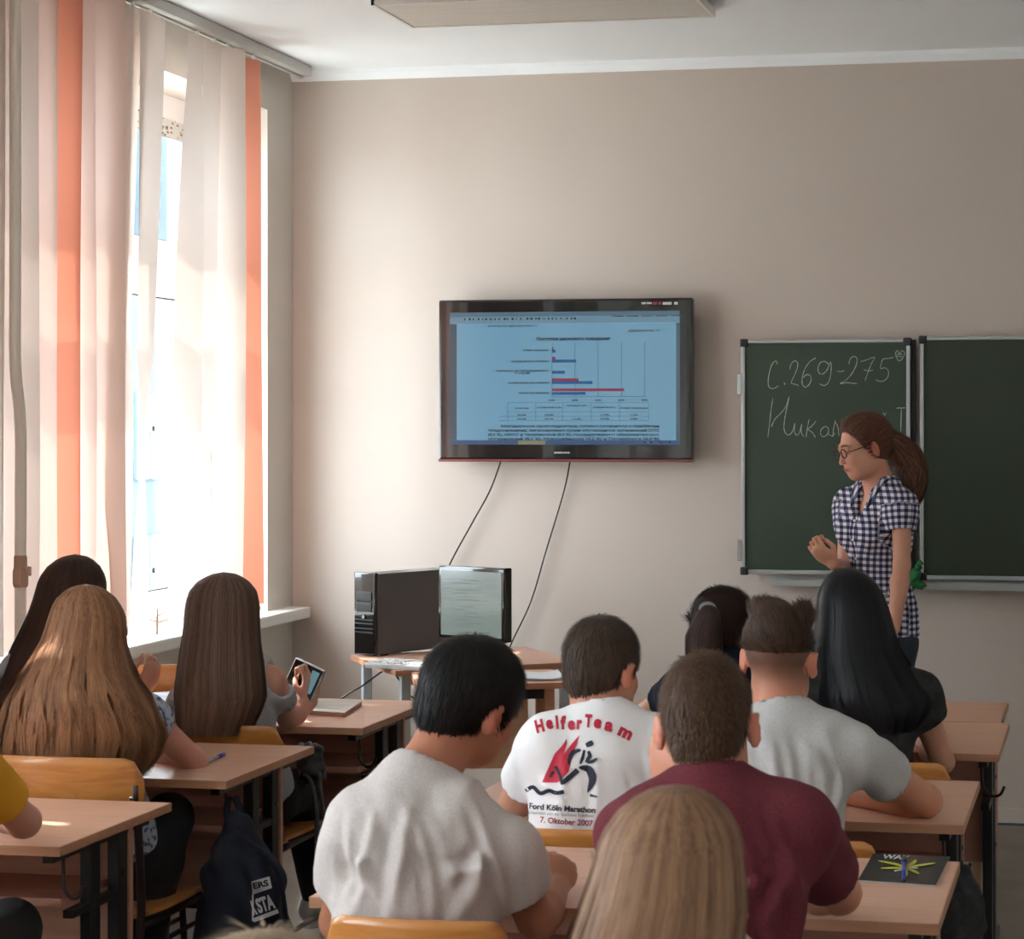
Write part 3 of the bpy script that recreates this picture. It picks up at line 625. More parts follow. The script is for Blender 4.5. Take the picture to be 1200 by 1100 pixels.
# ------------------------------------------------------------------ figures: smooth-blended volumes meshed once
A_ = lambda v: np.array(v, np.float32)
class Vol:
    def __init__(s, vox): s.vox = vox; s.ops = []
    def rc(s, a, b, r1, r2, k=.02, flat=None, cut=None, mode='add'):    # tapered capsule
        s.ops.append(('rc', A_(a), A_(b), r1, r2, k, flat, cut, mode)); return s
    def el(s, c, r, R=None, k=.02, mode='add'):                        # ellipsoid, R columns = axes
        s.ops.append(('el', A_(c), A_(r), np.eye(3, dtype=np.float32) if R is None else A_(R), k, mode)); return s
    def plane(s, p, n, k=0.0): s.ops.append(('pl', A_(p), A_(n)/np.linalg.norm(A_(n)), k)); return s   # removes the side n points to
    def bounds(s, o):
        if o[0] == 'rc': r = max(o[3], o[4]); return np.minimum(o[1], o[2])-r, np.maximum(o[1], o[2])+r
        e = np.sqrt(((o[3]*o[2][None, :])**2).sum(1)); return o[1]-e, o[1]+e
    def mesh(s, name):
        bs = [s.bounds(o) for o in s.ops if o[0] != 'pl' and o[-1] == 'add']
        lo = np.min([b[0] for b in bs], 0)-4*s.vox; hi = np.max([b[1] for b in bs], 0)+4*s.vox
        n = np.ceil((hi-lo)/s.vox).astype(int)+1; F = np.ones(n, np.float32)
        ax = [lo[i]+s.vox*np.arange(n[i], dtype=np.float32) for i in range(3)]
        for o in s.ops:
            if o[0] == 'pl':
                d = ((ax[0]-o[1][0])*o[2][0])[:, None, None]+((ax[1]-o[1][1])*o[2][1])[None, :, None]+((ax[2]-o[1][2])*o[2][2])[None, None, :]
                k = max(o[3], 1e-5); h = np.maximum(k-np.abs(F-d), 0)/k; F = np.maximum(F, d)+h*h*k/4; continue
            k = o[5] if o[0] == 'rc' else o[4]; a, b = s.bounds(o); pad = k+2.5*s.vox
            i0 = np.maximum(np.floor((a-pad-lo)/s.vox).astype(int), 0); i1 = np.minimum(np.ceil((b+pad-lo)/s.vox).astype(int)+1, n)
            if (i1 <= i0).any(): continue
            X, Y, Z = np.meshgrid(ax[0][i0[0]:i1[0]], ax[1][i0[1]:i1[1]], ax[2][i0[2]:i1[2]], indexing='ij')
            if o[0] == 'rc':
                ba = o[2]-o[1]; L2 = max(float(ba@ba), 1e-9)
                px, py, pz = X-o[1][0], Y-o[1][1], Z-o[1][2]
                t = np.clip((px*ba[0]+py*ba[1]+pz*ba[2])/L2, 0, 1); qx, qy, qz = px-t*ba[0], py-t*ba[1], pz-t*ba[2]
                if o[6] is not None:
                    nx, f = A_(o[6][0]), o[6][1]; dn = (qx*nx[0]+qy*nx[1]+qz*nx[2])*(1/f-1)
                    qx, qy, qz = qx+dn*nx[0], qy+dn*nx[1], qz+dn*nx[2]
                d = np.sqrt(qx*qx+qy*qy+qz*qz)-(o[3]+(o[4]-o[3])*t)
                if o[7] is not None:
                    cp, cn = A_(o[7][0]), A_(o[7][1]); cn = cn/np.linalg.norm(cn)
                    d = np.maximum(d, (X-cp[0])*cn[0]+(Y-cp[1])*cn[1]+(Z-cp[2])*cn[2])
            else:
                px, py, pz = X-o[1][0], Y-o[1][1], Z-o[1][2]; R = o[3]; q = [(px*R[0, i]+py*R[1, i]+pz*R[2, i]) for i in range(3)]
                k0 = np.sqrt(sum((q[i]/o[2][i])**2 for i in range(3))); k1 = np.sqrt(sum((q[i]/o[2][i]**2)**2 for i in range(3)))
                d = k0*(k0-1)/np.maximum(k1, 1e-6)
            sl = tuple(slice(i0[i], i1[i]) for i in range(3)); G = F[sl]
            if o[-1] == 'add': h = np.maximum(k-np.abs(G-d), 0)/k; F[sl] = np.minimum(G, d)-h*h*k/4
            else: h = np.maximum(k-np.abs(G+d), 0)/k; F[sl] = np.maximum(G, -d)+h*h*k/4
        ins = F < 0
        c = ins[:-1, :-1, :-1].astype(np.int8)
        for dx, dy, dz in ((1,0,0),(0,1,0),(0,0,1),(1,1,0),(1,0,1),(0,1,1),(1,1,1)):
            c = c+ins[dx:n[0]-1+dx, dy:n[1]-1+dy, dz:n[2]-1+dz]
        act = (c > 0) & (c < 8); idx = np.full(act.shape, -1, np.int64); C = np.argwhere(act); idx[act] = np.arange(len(C))
        pos = np.zeros((len(C), 3)); cnt = np.zeros(len(C))
        cs = [(i, j, k) for i in (0, 1) for j in (0, 1) for k in (0, 1)]
        for p in cs:
            for q in cs:
                if sum(q)-sum(p) == 1 and all(q[i] >= p[i] for i in range(3)):
                    f1 = F[C[:, 0]+p[0], C[:, 1]+p[1], C[:, 2]+p[2]]; f2 = F[C[:, 0]+q[0], C[:, 1]+q[1], C[:, 2]+q[2]]
                    m = (f1 < 0) != (f2 < 0); t = np.where(m, f1/np.where(m, f1-f2, 1), 0)
                    pos += m[:, None]*(np.array(p)+t[:, None]*(np.array(q)-np.array(p))); cnt += m
        V = (C+pos/cnt[:, None])*s.vox+lo
        Q = []
        for a in range(3):
            b, d = (a+1) % 3, (a+2) % 3
            s1 = [slice(None)]*3; s2 = [slice(None)]*3; s1[a] = slice(0, -1); s2[a] = slice(1, None)
            x = ins[tuple(s1)] != ins[tuple(s2)]; E = np.argwhere(x)
            E = E[(E[:, b] > 0) & (E[:, d] > 0) & (E[:, b] < n[b]-1) & (E[:, d] < n[d]-1)]
            eb = np.eye(3, dtype=int)[b]; ed = np.eye(3, dtype=int)[d]
            g = lambda e: idx[e[:, 0], e[:, 1], e[:, 2]]
            q = np.stack([g(E), g(E-eb), g(E-eb-ed), g(E-ed)], 1); fl = ins[E[:, 0], E[:, 1], E[:, 2]]
            q[~fl] = q[~fl][:, ::-1]; Q.append(q)
        Q = np.concatenate(Q); Q = Q[(Q >= 0).all(1)]
        # drop small floating crumbs: not needed for these shapes; two smoothing passes
        for _ in range(2):
            acc = np.zeros_like(V); cn = np.zeros(len(V))
            for i in range(4):
                np.add.at(acc, Q[:, i], V[Q[:, (i+1) % 4]]+V[Q[:, (i-1) % 4]]); np.add.at(cn, Q[:, i], 2)
            V = V*.5+.5*acc/np.maximum(cn, 1)[:, None]
        return V, Q
def np_mesh(name, V, Q, loc=(0, 0, 0)):
    me = bpy.data.meshes.new(name); V = np.asarray(V, np.float32)-np.array(loc, np.float32); k = Q.shape[1]
    me.vertices.add(len(V)); me.vertices.foreach_set('co', V.ravel()); me.loops.add(Q.size)
    me.loops.foreach_set('vertex_index', Q.astype(np.int32).ravel()); me.polygons.add(len(Q))
    me.polygons.foreach_set('loop_start', np.arange(0, Q.size, k, dtype=np.int32)); me.update(calc_edges=True)
    me.polygons.foreach_set('use_smooth', np.ones(len(Q), bool)); return me
def normals(V, Q):
    fn = np.cross(V[Q[:, 2]]-V[Q[:, 0]], V[Q[:, 3]]-V[Q[:, 1]]); N = np.zeros_like(V)
    for i in range(4): np.add.at(N, Q[:, i], fn)
    return N/np.maximum(np.linalg.norm(N, axis=1), 1e-9)[:, None]
def setattr_f(me, nm, v): a = me.attributes.new(nm, 'FLOAT', 'POINT'); a.data.foreach_set('value', np.asarray(v, np.float32))
def attr_mix(m, base, items):           # colours blended in by point attributes
    nt = m.node_tree; N = nt.nodes; L = nt.links; p = N['Principled BSDF']; cur = None
    tc = N.new('ShaderNodeTexCoord'); nz = N.new('ShaderNodeTexNoise'); nz.inputs['Scale'].default_value = 22; L.new(tc.outputs['Object'], nz.inputs[0])
    x = N.new('ShaderNodeMix'); x.data_type = 'RGBA'; L.new(nz.outputs[0], x.inputs[0]); x.inputs[6].default_value = lin(base)+(1,); x.inputs[7].default_value = lin(tuple(v*.93 for v in base))+(1,)
    cur = x.outputs[2]
    for nm, rgb in items:
        a = N.new('ShaderNodeAttribute'); a.attribute_name = nm; x = N.new('ShaderNodeMix'); x.data_type = 'RGBA'
        L.new(a.outputs['Fac'], x.inputs[0]); L.new(cur, x.inputs[6]); x.inputs[7].default_value = lin(rgb)+(1,); cur = x.outputs[2]
    L.new(cur, p.inputs['Base Color'])
def skin_mat(name, rgb, stub=(70, 50, 42)):
    m = mat(name, rgb, .48, spec=.35); m.node_tree.nodes['Principled BSDF'].inputs['Subsurface Weight'].default_value = .08
    m.node_tree.nodes['Principled BSDF'].inputs['Subsurface Scale'].default_value = .01
    m.node_tree.nodes['Principled BSDF'].inputs['Subsurface Radius'].default_value = (1, .35, .2)
    attr_mix(m, rgb, [('ruddy', (206, 112, 92)), ('stubble', stub), ('lips', (170, 84, 80))]); return m
def hair_mat(name, dark, light, rough=.42):
    m = mat(name, dark, max(rough, .5) if rough > .31 else .42, spec=.22); nt = m.node_tree; N = nt.nodes; L = nt.links
    a = N.new('ShaderNodeAttribute'); a.attribute_name = 'tone'; x = N.new('ShaderNodeMix'); x.data_type = 'RGBA'
    L.new(a.outputs['Fac'], x.inputs[0]); x.inputs[6].default_value = lin(dark)+(1,); x.inputs[7].default_value = lin(light)+(1,)
    L.new(x.outputs[2], N['Principled BSDF'].inputs['Base Color']); return m

def headframe(yaw=0, pitch=0, roll=0):   # yaw > 0 turns left, pitch > 0 bows forward, roll > 0 tilts to the right
    return np.array(Euler((-math.radians(pitch), math.radians(roll), 0)).to_matrix()) if not yaw else np.array(Matrix.Rotation(math.radians(yaw), 3, 'Z') @ Euler((-math.radians(pitch), math.radians(roll), 0)).to_matrix())
def add_head(v, C, R, s=1.0, nose=1.0):
    P = lambda x, y, z: C+R@(np.array((x, y, z))*s)
    e = lambda c, r, k=.02, mode='add', RR=None: v.el(P(*c), np.array(r)*s, R if RR is None else R@RR, k, mode)
    e((0, -.014, .030), (.073, .092, .083)); e((0, .030, -.030), (.059, .060, .078), .03); e((0, .056, -.088), (.027, .028, .024), .03)
    for q in (-1, 1):
        e((q*.038, .02, -.070), (.020, .045, .030), .03); e((q*.034, .066, -.028), (.020, .018, .020), .02)
        e((q*.031, .096, .010), (.013, .010, .008), .012, 'sub')
        e((q*.031, .0835, .008), (.0125, .011, .010), .004)
        v.rc(P(q*.012, .088, .026), P(q*.045, .076, .027), .007*s, .005*s, .014)
        rr = np.array(Euler((math.radians(-12), 0, math.radians(-q*30))).to_matrix())
        e((q*.081, -.008, -.008), (.0095, .020, .033), .007, 'add', rr); e((q*.089, .002, -.004), (.006, .011, .019), .004, 'sub', rr)
        e((q*.008, .099, -.034), (.006, .007, .005), .007)
    v.rc(P(0, .086, .012), P(0, .106*nose, -.030), .0065*s, .0078*s, .012)
    e((0, .088, -.056), (.022, .012, .006), .006); e((0, .086, -.066), (.019, .012, .007), .006)
    return P
def add_hand(v, W, d, n, side, curl=.5, s=1.0, spread=.06):
    """W wrist, d direction of the hand, n back-of-hand normal, side = direction towards the thumb"""
    W, d, n, t = (np.array(x, float) for x in (W, d, n, side)); d /= np.linalg.norm(d); n -= d*(n@d); n /= np.linalg.norm(n); sg = np.sign(np.cross(d, n)@t) or 1; t = np.cross(d, n)*sg
    R = np.stack([t, d, n], 1); v.el(W+d*.048*s, (.039*s, .052*s, .015*s), R, .012)
    for i, (o, L) in enumerate(((.029, .072), (.010, .080), (-.010, .074), (-.028, .058))):
        a = W+d*(.085-abs(i-1.2)*.004)*s+t*o*s; ang = .15+curl*.3; r = .0088*s-.0006*s*i
        dd = d+t*spread*(1.5-i)*.6
        for seg, f in enumerate((.45, .32, .23)):
            u = dd*math.cos(ang)-n*math.sin(ang); b = a+u*L*f*s*1.05; v.rc(a, b, r, r*.92, .0035); a = b; r *= .92; ang += curl*1.35
    a = W+d*.022*s+t*.030*s-n*.004*s; b = a+(d*.6+t*(.8-curl*.45)-n*(.3+.2*curl))*.040*s; c = b+(d*.9+t*(.35-curl*.95)-n*(.3+.45*curl))*.030*s; e = c+(d*(.9-.4*curl)-t*curl*.9-n*.25)*.022*s
    v.rc(a, b, .013*s, .0105*s, .008).rc(b, c, .0105*s, .0092*s, .003).rc(c, e, .0092*s, .008*s, .003)
SKIN = {}
def person(label, Pv, N, C, SLR, arms, head=(0, 0, 0), skin=(206, 150, 122), shirt=None, fem=False, hs=1.0, sleeve=.5, vox=.0068, folds=.004, legs=None,
           pants=(24, 25, 30), stand=False, hook_=None, neckr=.048, girth=1.0, stub=None, shirt_name='shirt', shoe=(60, 60, 64), svox=.008, coldshoulder=False, armr=1.0, loose=1.0, shoes=True, ruddy=1.0, hemz=-.10):
    """Pv pelvis, N base of neck, C skull centre, SLR (left, right) shoulder joints; arms: (elbow, wrist, hand dir, hand normal, thumb side, curl) left, right"""
    Pv, N, C, SL_, SR_ = (np.array(x, float) for x in (Pv, N, C, *SLR))
    up = (N-Pv); Lt = np.linalg.norm(up); up /= Lt; rt = SR_-SL_; sw = np.linalg.norm(rt)/2; rt = rt-up*(rt@up); rt /= np.linalg.norm(rt); fw = np.cross(up, rt)
    T = np.stack([rt, fw, up], 1); g = girth
    cv = .035 if not stand else .0                 # rounded back when leaning
    at = lambda x, y, z: Pv+rt*x+fw*(y-cv*math.sin(math.pi*min(max(z, 0), 1)))+up*z*Lt
    def torso(v, t, skinlayer):
        hip = .155 if fem else .15; wst = .105 if fem else .125; ch = .125 if fem else .145
        v.el(at(0, 0, .0), (hip*g+t, .11*g+t, .12+t), T, .05); v.el(at(0, .005, .33), (wst*g+t, .09*g+t, .13+t), T, .06)
        v.el(at(0, .0, .66), (ch*g+t, .10*g+t, .15+t), T, .06)
        v.el(at(0, -.005, .86), (sw*.88+t, .075*g+t, .085+t), T, .05)
        if fem:
            for q in (-1, 1): v.el(at(q*.065, .085, .70), (.055+t, .045+t, .055+t), T, .04)
        for Sx in (SL_, SR_): v.rc(N+up*.025-rt*0, Sx, .042+t*.7, .046*armr+t, .045)
        v.rc(SL_-up*.03, SR_-up*.03, .045+t, .045+t, .05)
    h = headframe(*head); v = Vol(vox); P = add_head(v, C, h, hs)
    torso(v, -.012, True)
    nt_ = P(0, -.030, -.055); v.rc(N+up*.0, nt_, neckr*1.06, neckr*.95, .03); v.rc(N-up*.05, nt_, neckr*1.15, neckr*.8, .03)
    hems = []
    for Sx, arm, q in ((SL_, arms[0], -1), (SR_, arms[1], 1)):
        if arm is None: continue
        E, Wr = np.array(arm[0], float), np.array(arm[1], float); a = .042*armr
        v.rc(Sx, E, a, a*.80, .02); m_ = E+(Wr-E)*.28; v.rc(E, m_, a*.80, a*.86, .015); v.rc(m_, Wr, a*.86, a*.56, .015)
        hd = np.array(arm[2], float) if arm[2] is not None else Wr-E
        add_hand(v, Wr, hd, arm[3], arm[4], arm[5], .95 if fem else 1.03)
    V, Q = v.mesh('body'); base = Pv.copy(); base[2] = 0
    root = empty('person', tuple(base), label, 'person')
    me = np_mesh('body', V, Q, base)
    L3_ = lambda c, r: np.clip(1.4-np.linalg.norm(V-c, axis=1)/r, 0, 1)
    ru = np.maximum(L3_(P(-.078, -.008, -.008), .030), L3_(P(.078, -.008, -.008), .030))*.75
    ru = np.maximum(ru, .35*np.maximum(L3_(P(-.04, .07, -.03), .022), L3_(P(.04, .07, -.03), .022)))
    ru = np.maximum(ru, .35*L3_(P(0, -.04, -.10), .07)); setattr_f(me, 'ruddy', ru*.8*ruddy)
    q = (V-C)@h/hs; setattr_f(me, 'lips', np.clip(1.3-(((q[:, 0])/.023)**2+((q[:, 1]-.096)/.016)**2+((q[:, 2]+.061)/.0085)**2), 0, 1))
    st = np.zeros(len(V))
    if stub:                                     # clipped hair: shorter towards the nape
        zz = q[:, 2]; st = np.clip((zz-stub[0])/(stub[1]-stub[0]), 0, 1)*np.clip((.045-q[:, 1])/.02, 0, 1)*(np.abs(q[:, 0]) < .078)*stub[2]
        st[ru > .35] = 0
    setattr_f(me, 'stubble', st)
    if skin not in SKIN: SKIN[skin] = skin_mat('skin', skin)
    link('body', me, SKIN[skin], root)
    # shirt
    out = dict(root=root, base=base, P=P, h=h, C=C, T=T, at=at, up=up, rt=rt, fw=fw, body=(V, Q), N=N)
    if shirt:
        v = Vol(svox); torso(v, .010*loose, False)
        v.el(at(0, .0, .12), ((.150 if fem else .155)*g+.012*loose, .112*g+.012, .17), T, .05)
        for Sx, arm in ((SL_, arms[0]), (SR_, arms[1])):
            if arm is None: continue
            E = np.array(arm[0], float); d = E-Sx; Ld = np.linalg.norm(d); d /= Ld; hem = Sx+d*Ld*sleeve; r0 = .056*armr+.002*loose; r1 = .046*armr+.011*loose
            if coldshoulder:
                a0 = Sx+d*Ld*.30; v.rc(a0, hem+d*.05, r0-.006, r1-.003, .008, cut=(hem, d))
            else: v.rc(Sx, hem+d*.05, r0, r1, .03, cut=(hem, d))
            hems.append((hem, d, r1))
        if coldshoulder:
            for Sx in (SR_, SL_): v.el(Sx+up*.01+rt*np.sign((Sx-N)@rt)*.035, (.050, .075, .062), T, .006, 'sub')
        if stand: v.el(N+fw*.075-up*.035, (.030, .05, .075), T, .006, 'sub'); v.el(N+fw*.05+up*.03, (.05, .05, .04), T, .01, 'sub')
        for hem, d, r1 in hems: v.rc(hem+d*.05, hem-d*.006, r1-.0105, r1-.0125, .003, mode='sub')
        nk = N+up*.012; nd = nt_-N; nd = nd/np.linalg.norm(nd)
        if not hook_: v.rc(nk-nd*.02, nk+nd*.030, neckr*1.42, neckr*1.36, .012, cut=(nk+nd*.016, nd*.9-fw*.25))
        v.rc(nk-nd*.02+fw*.004, nk+nd*.10, neckr*1.06, neckr*1.14, .004, mode='sub')
        if hook_: v.plane(N+up*.048, up, .01)
        v.plane(at(0, 0, -.16 if stand else hemz), -up)
        V2, Q2 = v.mesh(shirt_name); Nn = normals(V2, Q2)
        a = (V2-Pv)@rt; b = (V2-Pv)@up; c = (V2-Pv)@fw; ph = (abs(Pv[0])*37) % 6
        wx = a+.018*np.sin(b*17+ph)+.012*np.sin(c*31+b*9); wz = b+.02*np.sin(a*15+ph*2)+.012*np.sin(c*23-a*11)
        f1 = np.sin(wx*47+1.3*np.sin(b*8+ph)+ph); f2 = np.sin(wz*41+1.5*np.sin(a*10+ph)+c*12); f3 = np.sin((wx*.8+wz)*36+ph*3+1.2*np.sin((wx-wz)*14)); f4 = np.sin((wx-wz*.7)*61+ph)
        sh_ = lambda x: np.sign(x)*np.abs(x)**1.5
        w1 = .5+.5*np.sin(a*12+b*9+ph); w2 = .5+.5*np.sin(a*8-b*13+ph*2.3)
        dsp = folds*(.9*sh_(f1)*w1+.7*sh_(f2)*w2*np.clip(1.2-b/Lt, .1, 1)+.6*sh_(f3)*(1-w1)+.35*f4*w1*w2)
        rc_ = np.random.default_rng(int(abs(Pv[0]*1000+Pv[1]*77)) % 9973); sa = 1.0
        cr_ = [(rc_.uniform(-.11, .11), rc_.uniform(.90, 1.02), rc_.uniform(-.02, .05), rc_.uniform(.35, .65)) for _ in range(9)]
        cr_ += [(q_*(sw+.0), .80+rc_.uniform(-.08, .05), q_*rc_.uniform(.02, .08), rc_.uniform(.35, .72)) for q_ in (-1, 1) for _ in range(4)]
        cr_ += [(q_*.13, rc_.uniform(.05, .35), q_*rc_.uniform(-.02, .05), rc_.uniform(.0, .3)) for q_ in (-1, 1) for _ in range(3)]
        for a0_, b0_, da_, b1_ in cr_:
            if abs(a0_) < .115: a1_ = a0_*1.35+da_*np.sign(a0_)
            else: a1_ = da_
            A0, B0, A1, B1 = a0_, b0_*Lt, a1_, b1_*Lt; L2_ = (A1-A0)**2+(B1-B0)**2+1e-9; tt_ = ((a-A0)*(A1-A0)+(b-B0)*(B1-B0))/L2_
            bow = .012*np.sin(np.clip(tt_, 0, 1)*3.14); dd_ = ((a-A0)*(B1-B0)-(b-B0)*(A1-A0))/math.sqrt(L2_)+bow
            sg_ = rc_.uniform(.007, .012); fd_ = np.clip(tt_*5+.2, 0, 1)*np.clip((1-tt_)*2.2, 0, 1)*(tt_ > -.05)
            dsp += folds*.75*rc_.uniform(.6, 1.1)*fd_*(np.exp(-(dd_/sg_)**2)-.8*np.exp(-((dd_-2.1*sg_)/sg_)**2))
        for hem, d, r1 in hems:                 # no ripple right at the hem edge
            dsp *= np.where(np.linalg.norm(V2-hem, axis=1) < .10, np.clip(np.abs((V2-hem)@d)/.035, .0, 1), 1)
        dsp *= np.clip((np.linalg.norm(V2-nk, axis=1)-.065)/.05, 0, 1)
        V2 = V2+Nn*dsp[:, None]; me = np_mesh(shirt_name, V2, Q2, base)
        # cloth coordinates (metres along the weave), torso unrolled or along the nearer sleeve
        u = (V2[:, 0]+(V2[:, 1])*.25 if stand else np.arctan2(c, a)*.145); vv = b.copy(); 
        for (hem, d, r1), Sx, sgn in zip(hems, (SL_, SR_), (-1, 1)):
            rel = V2-Sx; along = rel@d; rad = np.linalg.norm(rel-along[:, None]*d, axis=1); msk = (along > .0) & (rad < .085) & (sgn*((V2-Sx)@rt) > -.03)
            e1 = np.cross(d, fw); e1 /= np.linalg.norm(e1); e2 = np.cross(d, e1); u = np.where(msk, np.arctan2(rel@e2, rel@e1)*.055, u); vv = np.where(msk, along, vv)
        setattr_f(me, 'cloth_u', u); setattr_f(me, 'cloth_v', vv)
        so = link(shirt_name, me, shirt, root); out['shirt'] = so; out['sV'] = (V2, Q2)
    # legs
    lv = Vol(.0135); k_ = legs
    sh = []
    for i, q in enumerate((-1, 1)):
        hip = at(q*.085, .0, -.08)
        if k_ and k_[i]: K, An, toe = (np.array(x, float) for x in k_[i])
        elif stand: K = Pv+rt*q*.085-np.array((0, 0, .42)); An = Pv+rt*q*.085-fw*.02; An[2] = .09; toe = fw
        else:
            f2_ = np.array((fw[0], fw[1], 0)); f2_ /= np.linalg.norm(f2_); K = Pv+f2_*.40+rt*q*.11; K[2] = .50; An = K-f2_*.04; An[2] = .09; toe = f2_
        lv.rc(hip, K, .082*g, .062, .04); lv.rc(K, K+(An-K)*.35, .060, .056, .03); lv.rc(K+(An-K)*.35, An, .056, .042, .02, cut=(An, An-K))
        sh.append((An, toe))
    lv.el(Pv-np.array((0, 0, .01)), (.165*g, .12*g, .12), T, .05)
    Vp, Qp = lv.mesh('trousers'); pm = pants if not isinstance(pants, tuple) else mat('trouser_cloth', pants, .85, bump=(90, .3))
    link('trousers', np_mesh('trousers', Vp, Qp, base), pm, root)
    if shoes:
        smm = mat('shoe_leather', shoe, .6)
        for An, toe in sh:
            toe = toe/np.linalg.norm(toe); sv = Vol(.010); a = An.copy(); fl = An[2]-.09; a[2] = fl+.055
            sv.rc(a-toe*.02, a+toe*.13-np.array((0, 0, .012)), .040, .034, .03); sv.rc(An-np.array((0, 0, .01)), a, .042, .042, .03); sv.plane((0, 0, fl+.012), (0, 0, -1))
            Vs, Qs = sv.mesh('shoe'); so_ = link('shoe', np_mesh('shoe', Vs, Qs, base), smm, root)
            sv = Vol(.010); sv.rc((a[0]-toe[0]*.02, a[1]-toe[1]*.02, fl+.02), (a[0]+toe[0]*.13, a[1]+toe[1]*.13, fl+.02), .045, .040, .03); sv.plane((0, 0, fl+.022), (0, 0, 1)); sv.plane((0, 0, fl+.001), (0, 0, -1))
            Vs, Qs = sv.mesh('sole'); link('sole', np_mesh('sole', Vs, Qs, base), M_paper, so_)
    return out

def ribbons(pts, nrm, wd, tone):
    """pts (n, m, 3), nrm (n, m, 3), wd (n, m), tone (n, m) -> V, Q, tone"""
    n, m = pts.shape[:2]; tg = np.gradient(pts, axis=1); sd_ = np.cross(tg, nrm); sd_ /= np.maximum(np.linalg.norm(sd_, axis=2, keepdims=True), 1e-9)
    A, B = pts+sd_*wd[..., None]/2, pts-sd_*wd[..., None]/2; V = np.stack([A, B], 2).reshape(-1, 3)
    i = (np.arange(n)[:, None]*m+np.arange(m-1)[None, :]).ravel(); Q = np.stack([2*i, 2*i+1, 2*i+3, 2*i+2], 1)
    return V, Q, np.repeat(tone.reshape(-1), 2)
def join(parts):
    Vs, Qs, Ts, o = [], [], [], 0
    for V, Q, T in parts: Vs.append(V); Qs.append(Q+o); Ts.append(T); o += len(V)
    return np.concatenate(Vs), np.concatenate(Qs), np.concatenate(Ts)
def long_hair(per, levels, m, n=6500, wave=.004, wfreq=30, wid=.0022, name='hair', seed=1, spread=.10, ends=.05, crown=(0, 0), clump=40, rag=.03, part=None):
    """levels: (py, left px, right px, depth, half thickness towards the camera, half thickness away); the first one is the crown point"""
    r = np.random.default_rng(seed); Fv = np.array((FW[0], FW[1], 0.0))
    top = levels[0]; l1 = levels[1]; rows = []
    for t in (0, .05, .16, .34, .56, .8):
        wv = math.sqrt(1-(1-t)**2); py = top[0]+(l1[0]-top[0])*t; cx = top[1]+(( l1[1]+l1[2])/2-top[1])*t; hw = (l1[2]-l1[1])/2*wv
        rows.append((py, cx-hw, cx+hw, l1[3], l1[4]*wv, l1[5]*wv))
    rows += list(levels[1:]); 
    cen, hw, hb, hf = [], [], [], []
    for py, a, b, d, q1, q2 in rows:
        pa, pb = np.array(J(a, py, d)), np.array(J(b, py, d)); cen.append((pa+pb)/2); hw.append(np.linalg.norm(pb-pa)/2); hb.append(q1); hf.append(q2)
    cen = np.array(cen); prof = np.column_stack([cen, hw, hb, hf]); s = np.concatenate([[0], np.cumsum(np.linalg.norm(np.diff(cen, axis=0), axis=1)+np.abs(np.diff(hw))*.8)]); s /= s[-1]
    def samp(t): return np.stack([np.interp(t, s, prof[:, i]) for i in range(6)], -1)
    Rv = np.array((RT[0], RT[1], 0.0))
    def pt(th, t, rad):
        q = samp(t); c, sn = np.cos(th), np.sin(th); dep = np.where(sn > 0, q[..., 4], q[..., 5])
        return q[..., :3]+(c*q[..., 3]*rad)[..., None]*Rv-(sn*dep*rad)[..., None]*Fv
    # inner volume
    nt_, nr = 34, 36; tt = np.linspace(0, 1, nt_)**1.25; th = np.linspace(0, 2*math.pi, nr, endpoint=False)
    Tm, Th = np.meshgrid(tt, th, indexing='ij'); V = pt(Th, Tm*.985, .93*np.ones_like(Tm)).reshape(-1, 3); I = lambda i, j: i*nr+j % nr
    Q = np.array([[I(i, j), I(i+1, j), I(i+1, j+1), I(i, j+1)] for i in range(nt_-1) for j in range(nr)])
    Vc = np.vstack([V, pt(np.zeros(1), np.array([.985]), np.zeros(1))]); cap = np.array([[I(nt_-1, j), len(V), len(V), I(nt_-1, j+1)] for j in range(nr)])
    cap = np.array([[I(nt_-1, j), I(nt_-1, (j+nr-1)), len(V), I(nt_-1, j+1)] for j in range(0, nr, 2)]); Q = np.vstack([Q, cap])
    vt = .25+.1*np.sin(Th*11).reshape(-1); vt = np.append(vt, .2)
    # strands
    mseg = 12; n = int(n*.8); wid = wid*1.12; th0 = r.uniform(-.35, math.pi+.35, n); t = (np.linspace(0, 1, mseg)**1.15)[None, :]*np.ones((n, 1))
    st = np.where(r.random(n) < .12, r.uniform(0, .2, n), 0); en = 1+r.normal(0, ends, n)-st*.1; en = np.clip(en, .6, 1.04); t = st[:, None]+(en-st)[:, None]*t
    cl = r.integers(0, clump, n); cth = r.uniform(-.35, math.pi+.35, clump)
    order = np.sort(cth); near = order[np.argmin(np.abs(th0[:, None]-order[None, :]), 1)]; cid = np.argmin(np.abs(th0[:, None]-order[None, :]), 1)
    pull = .45*t**1.2; thm = th0[:, None]*(1-pull)+near[:, None]*pull+r.normal(0, spread, n)[:, None]*t*.3
    ph = r.uniform(0, 6.28, clump)[cid][:, None]+r.normal(0, .5, n)[:, None]; L = np.linspace(0, 1, mseg)[None, :]
    rad = 1+r.uniform(-.03, rag, n)[:, None]*np.clip(t*1.2+.25, 0, 1)+.03*np.sin(near*17)[:, None]*t
    pts = pt(thm, np.clip(t, 0, 1), rad); pts[..., 2] -= np.maximum(t-1, 0)*.3
    wv = wave*(np.sin(t*wfreq+ph))*np.clip(t*2-.3, 0, 1); wv2 = wave*.7*np.cos(t*wfreq*1.1+ph*1.3)*np.clip(t*2-.3, 0, 1)
    nr_ = (np.cos(thm)[..., None]*Rv-np.sin(thm)[..., None]*Fv)+np.array((0, 0, 1.))*np.clip(.6-t*4, 0, 1)[..., None]; tangent = (-np.sin(thm)[..., None]*Rv-np.cos(thm)[..., None]*Fv)
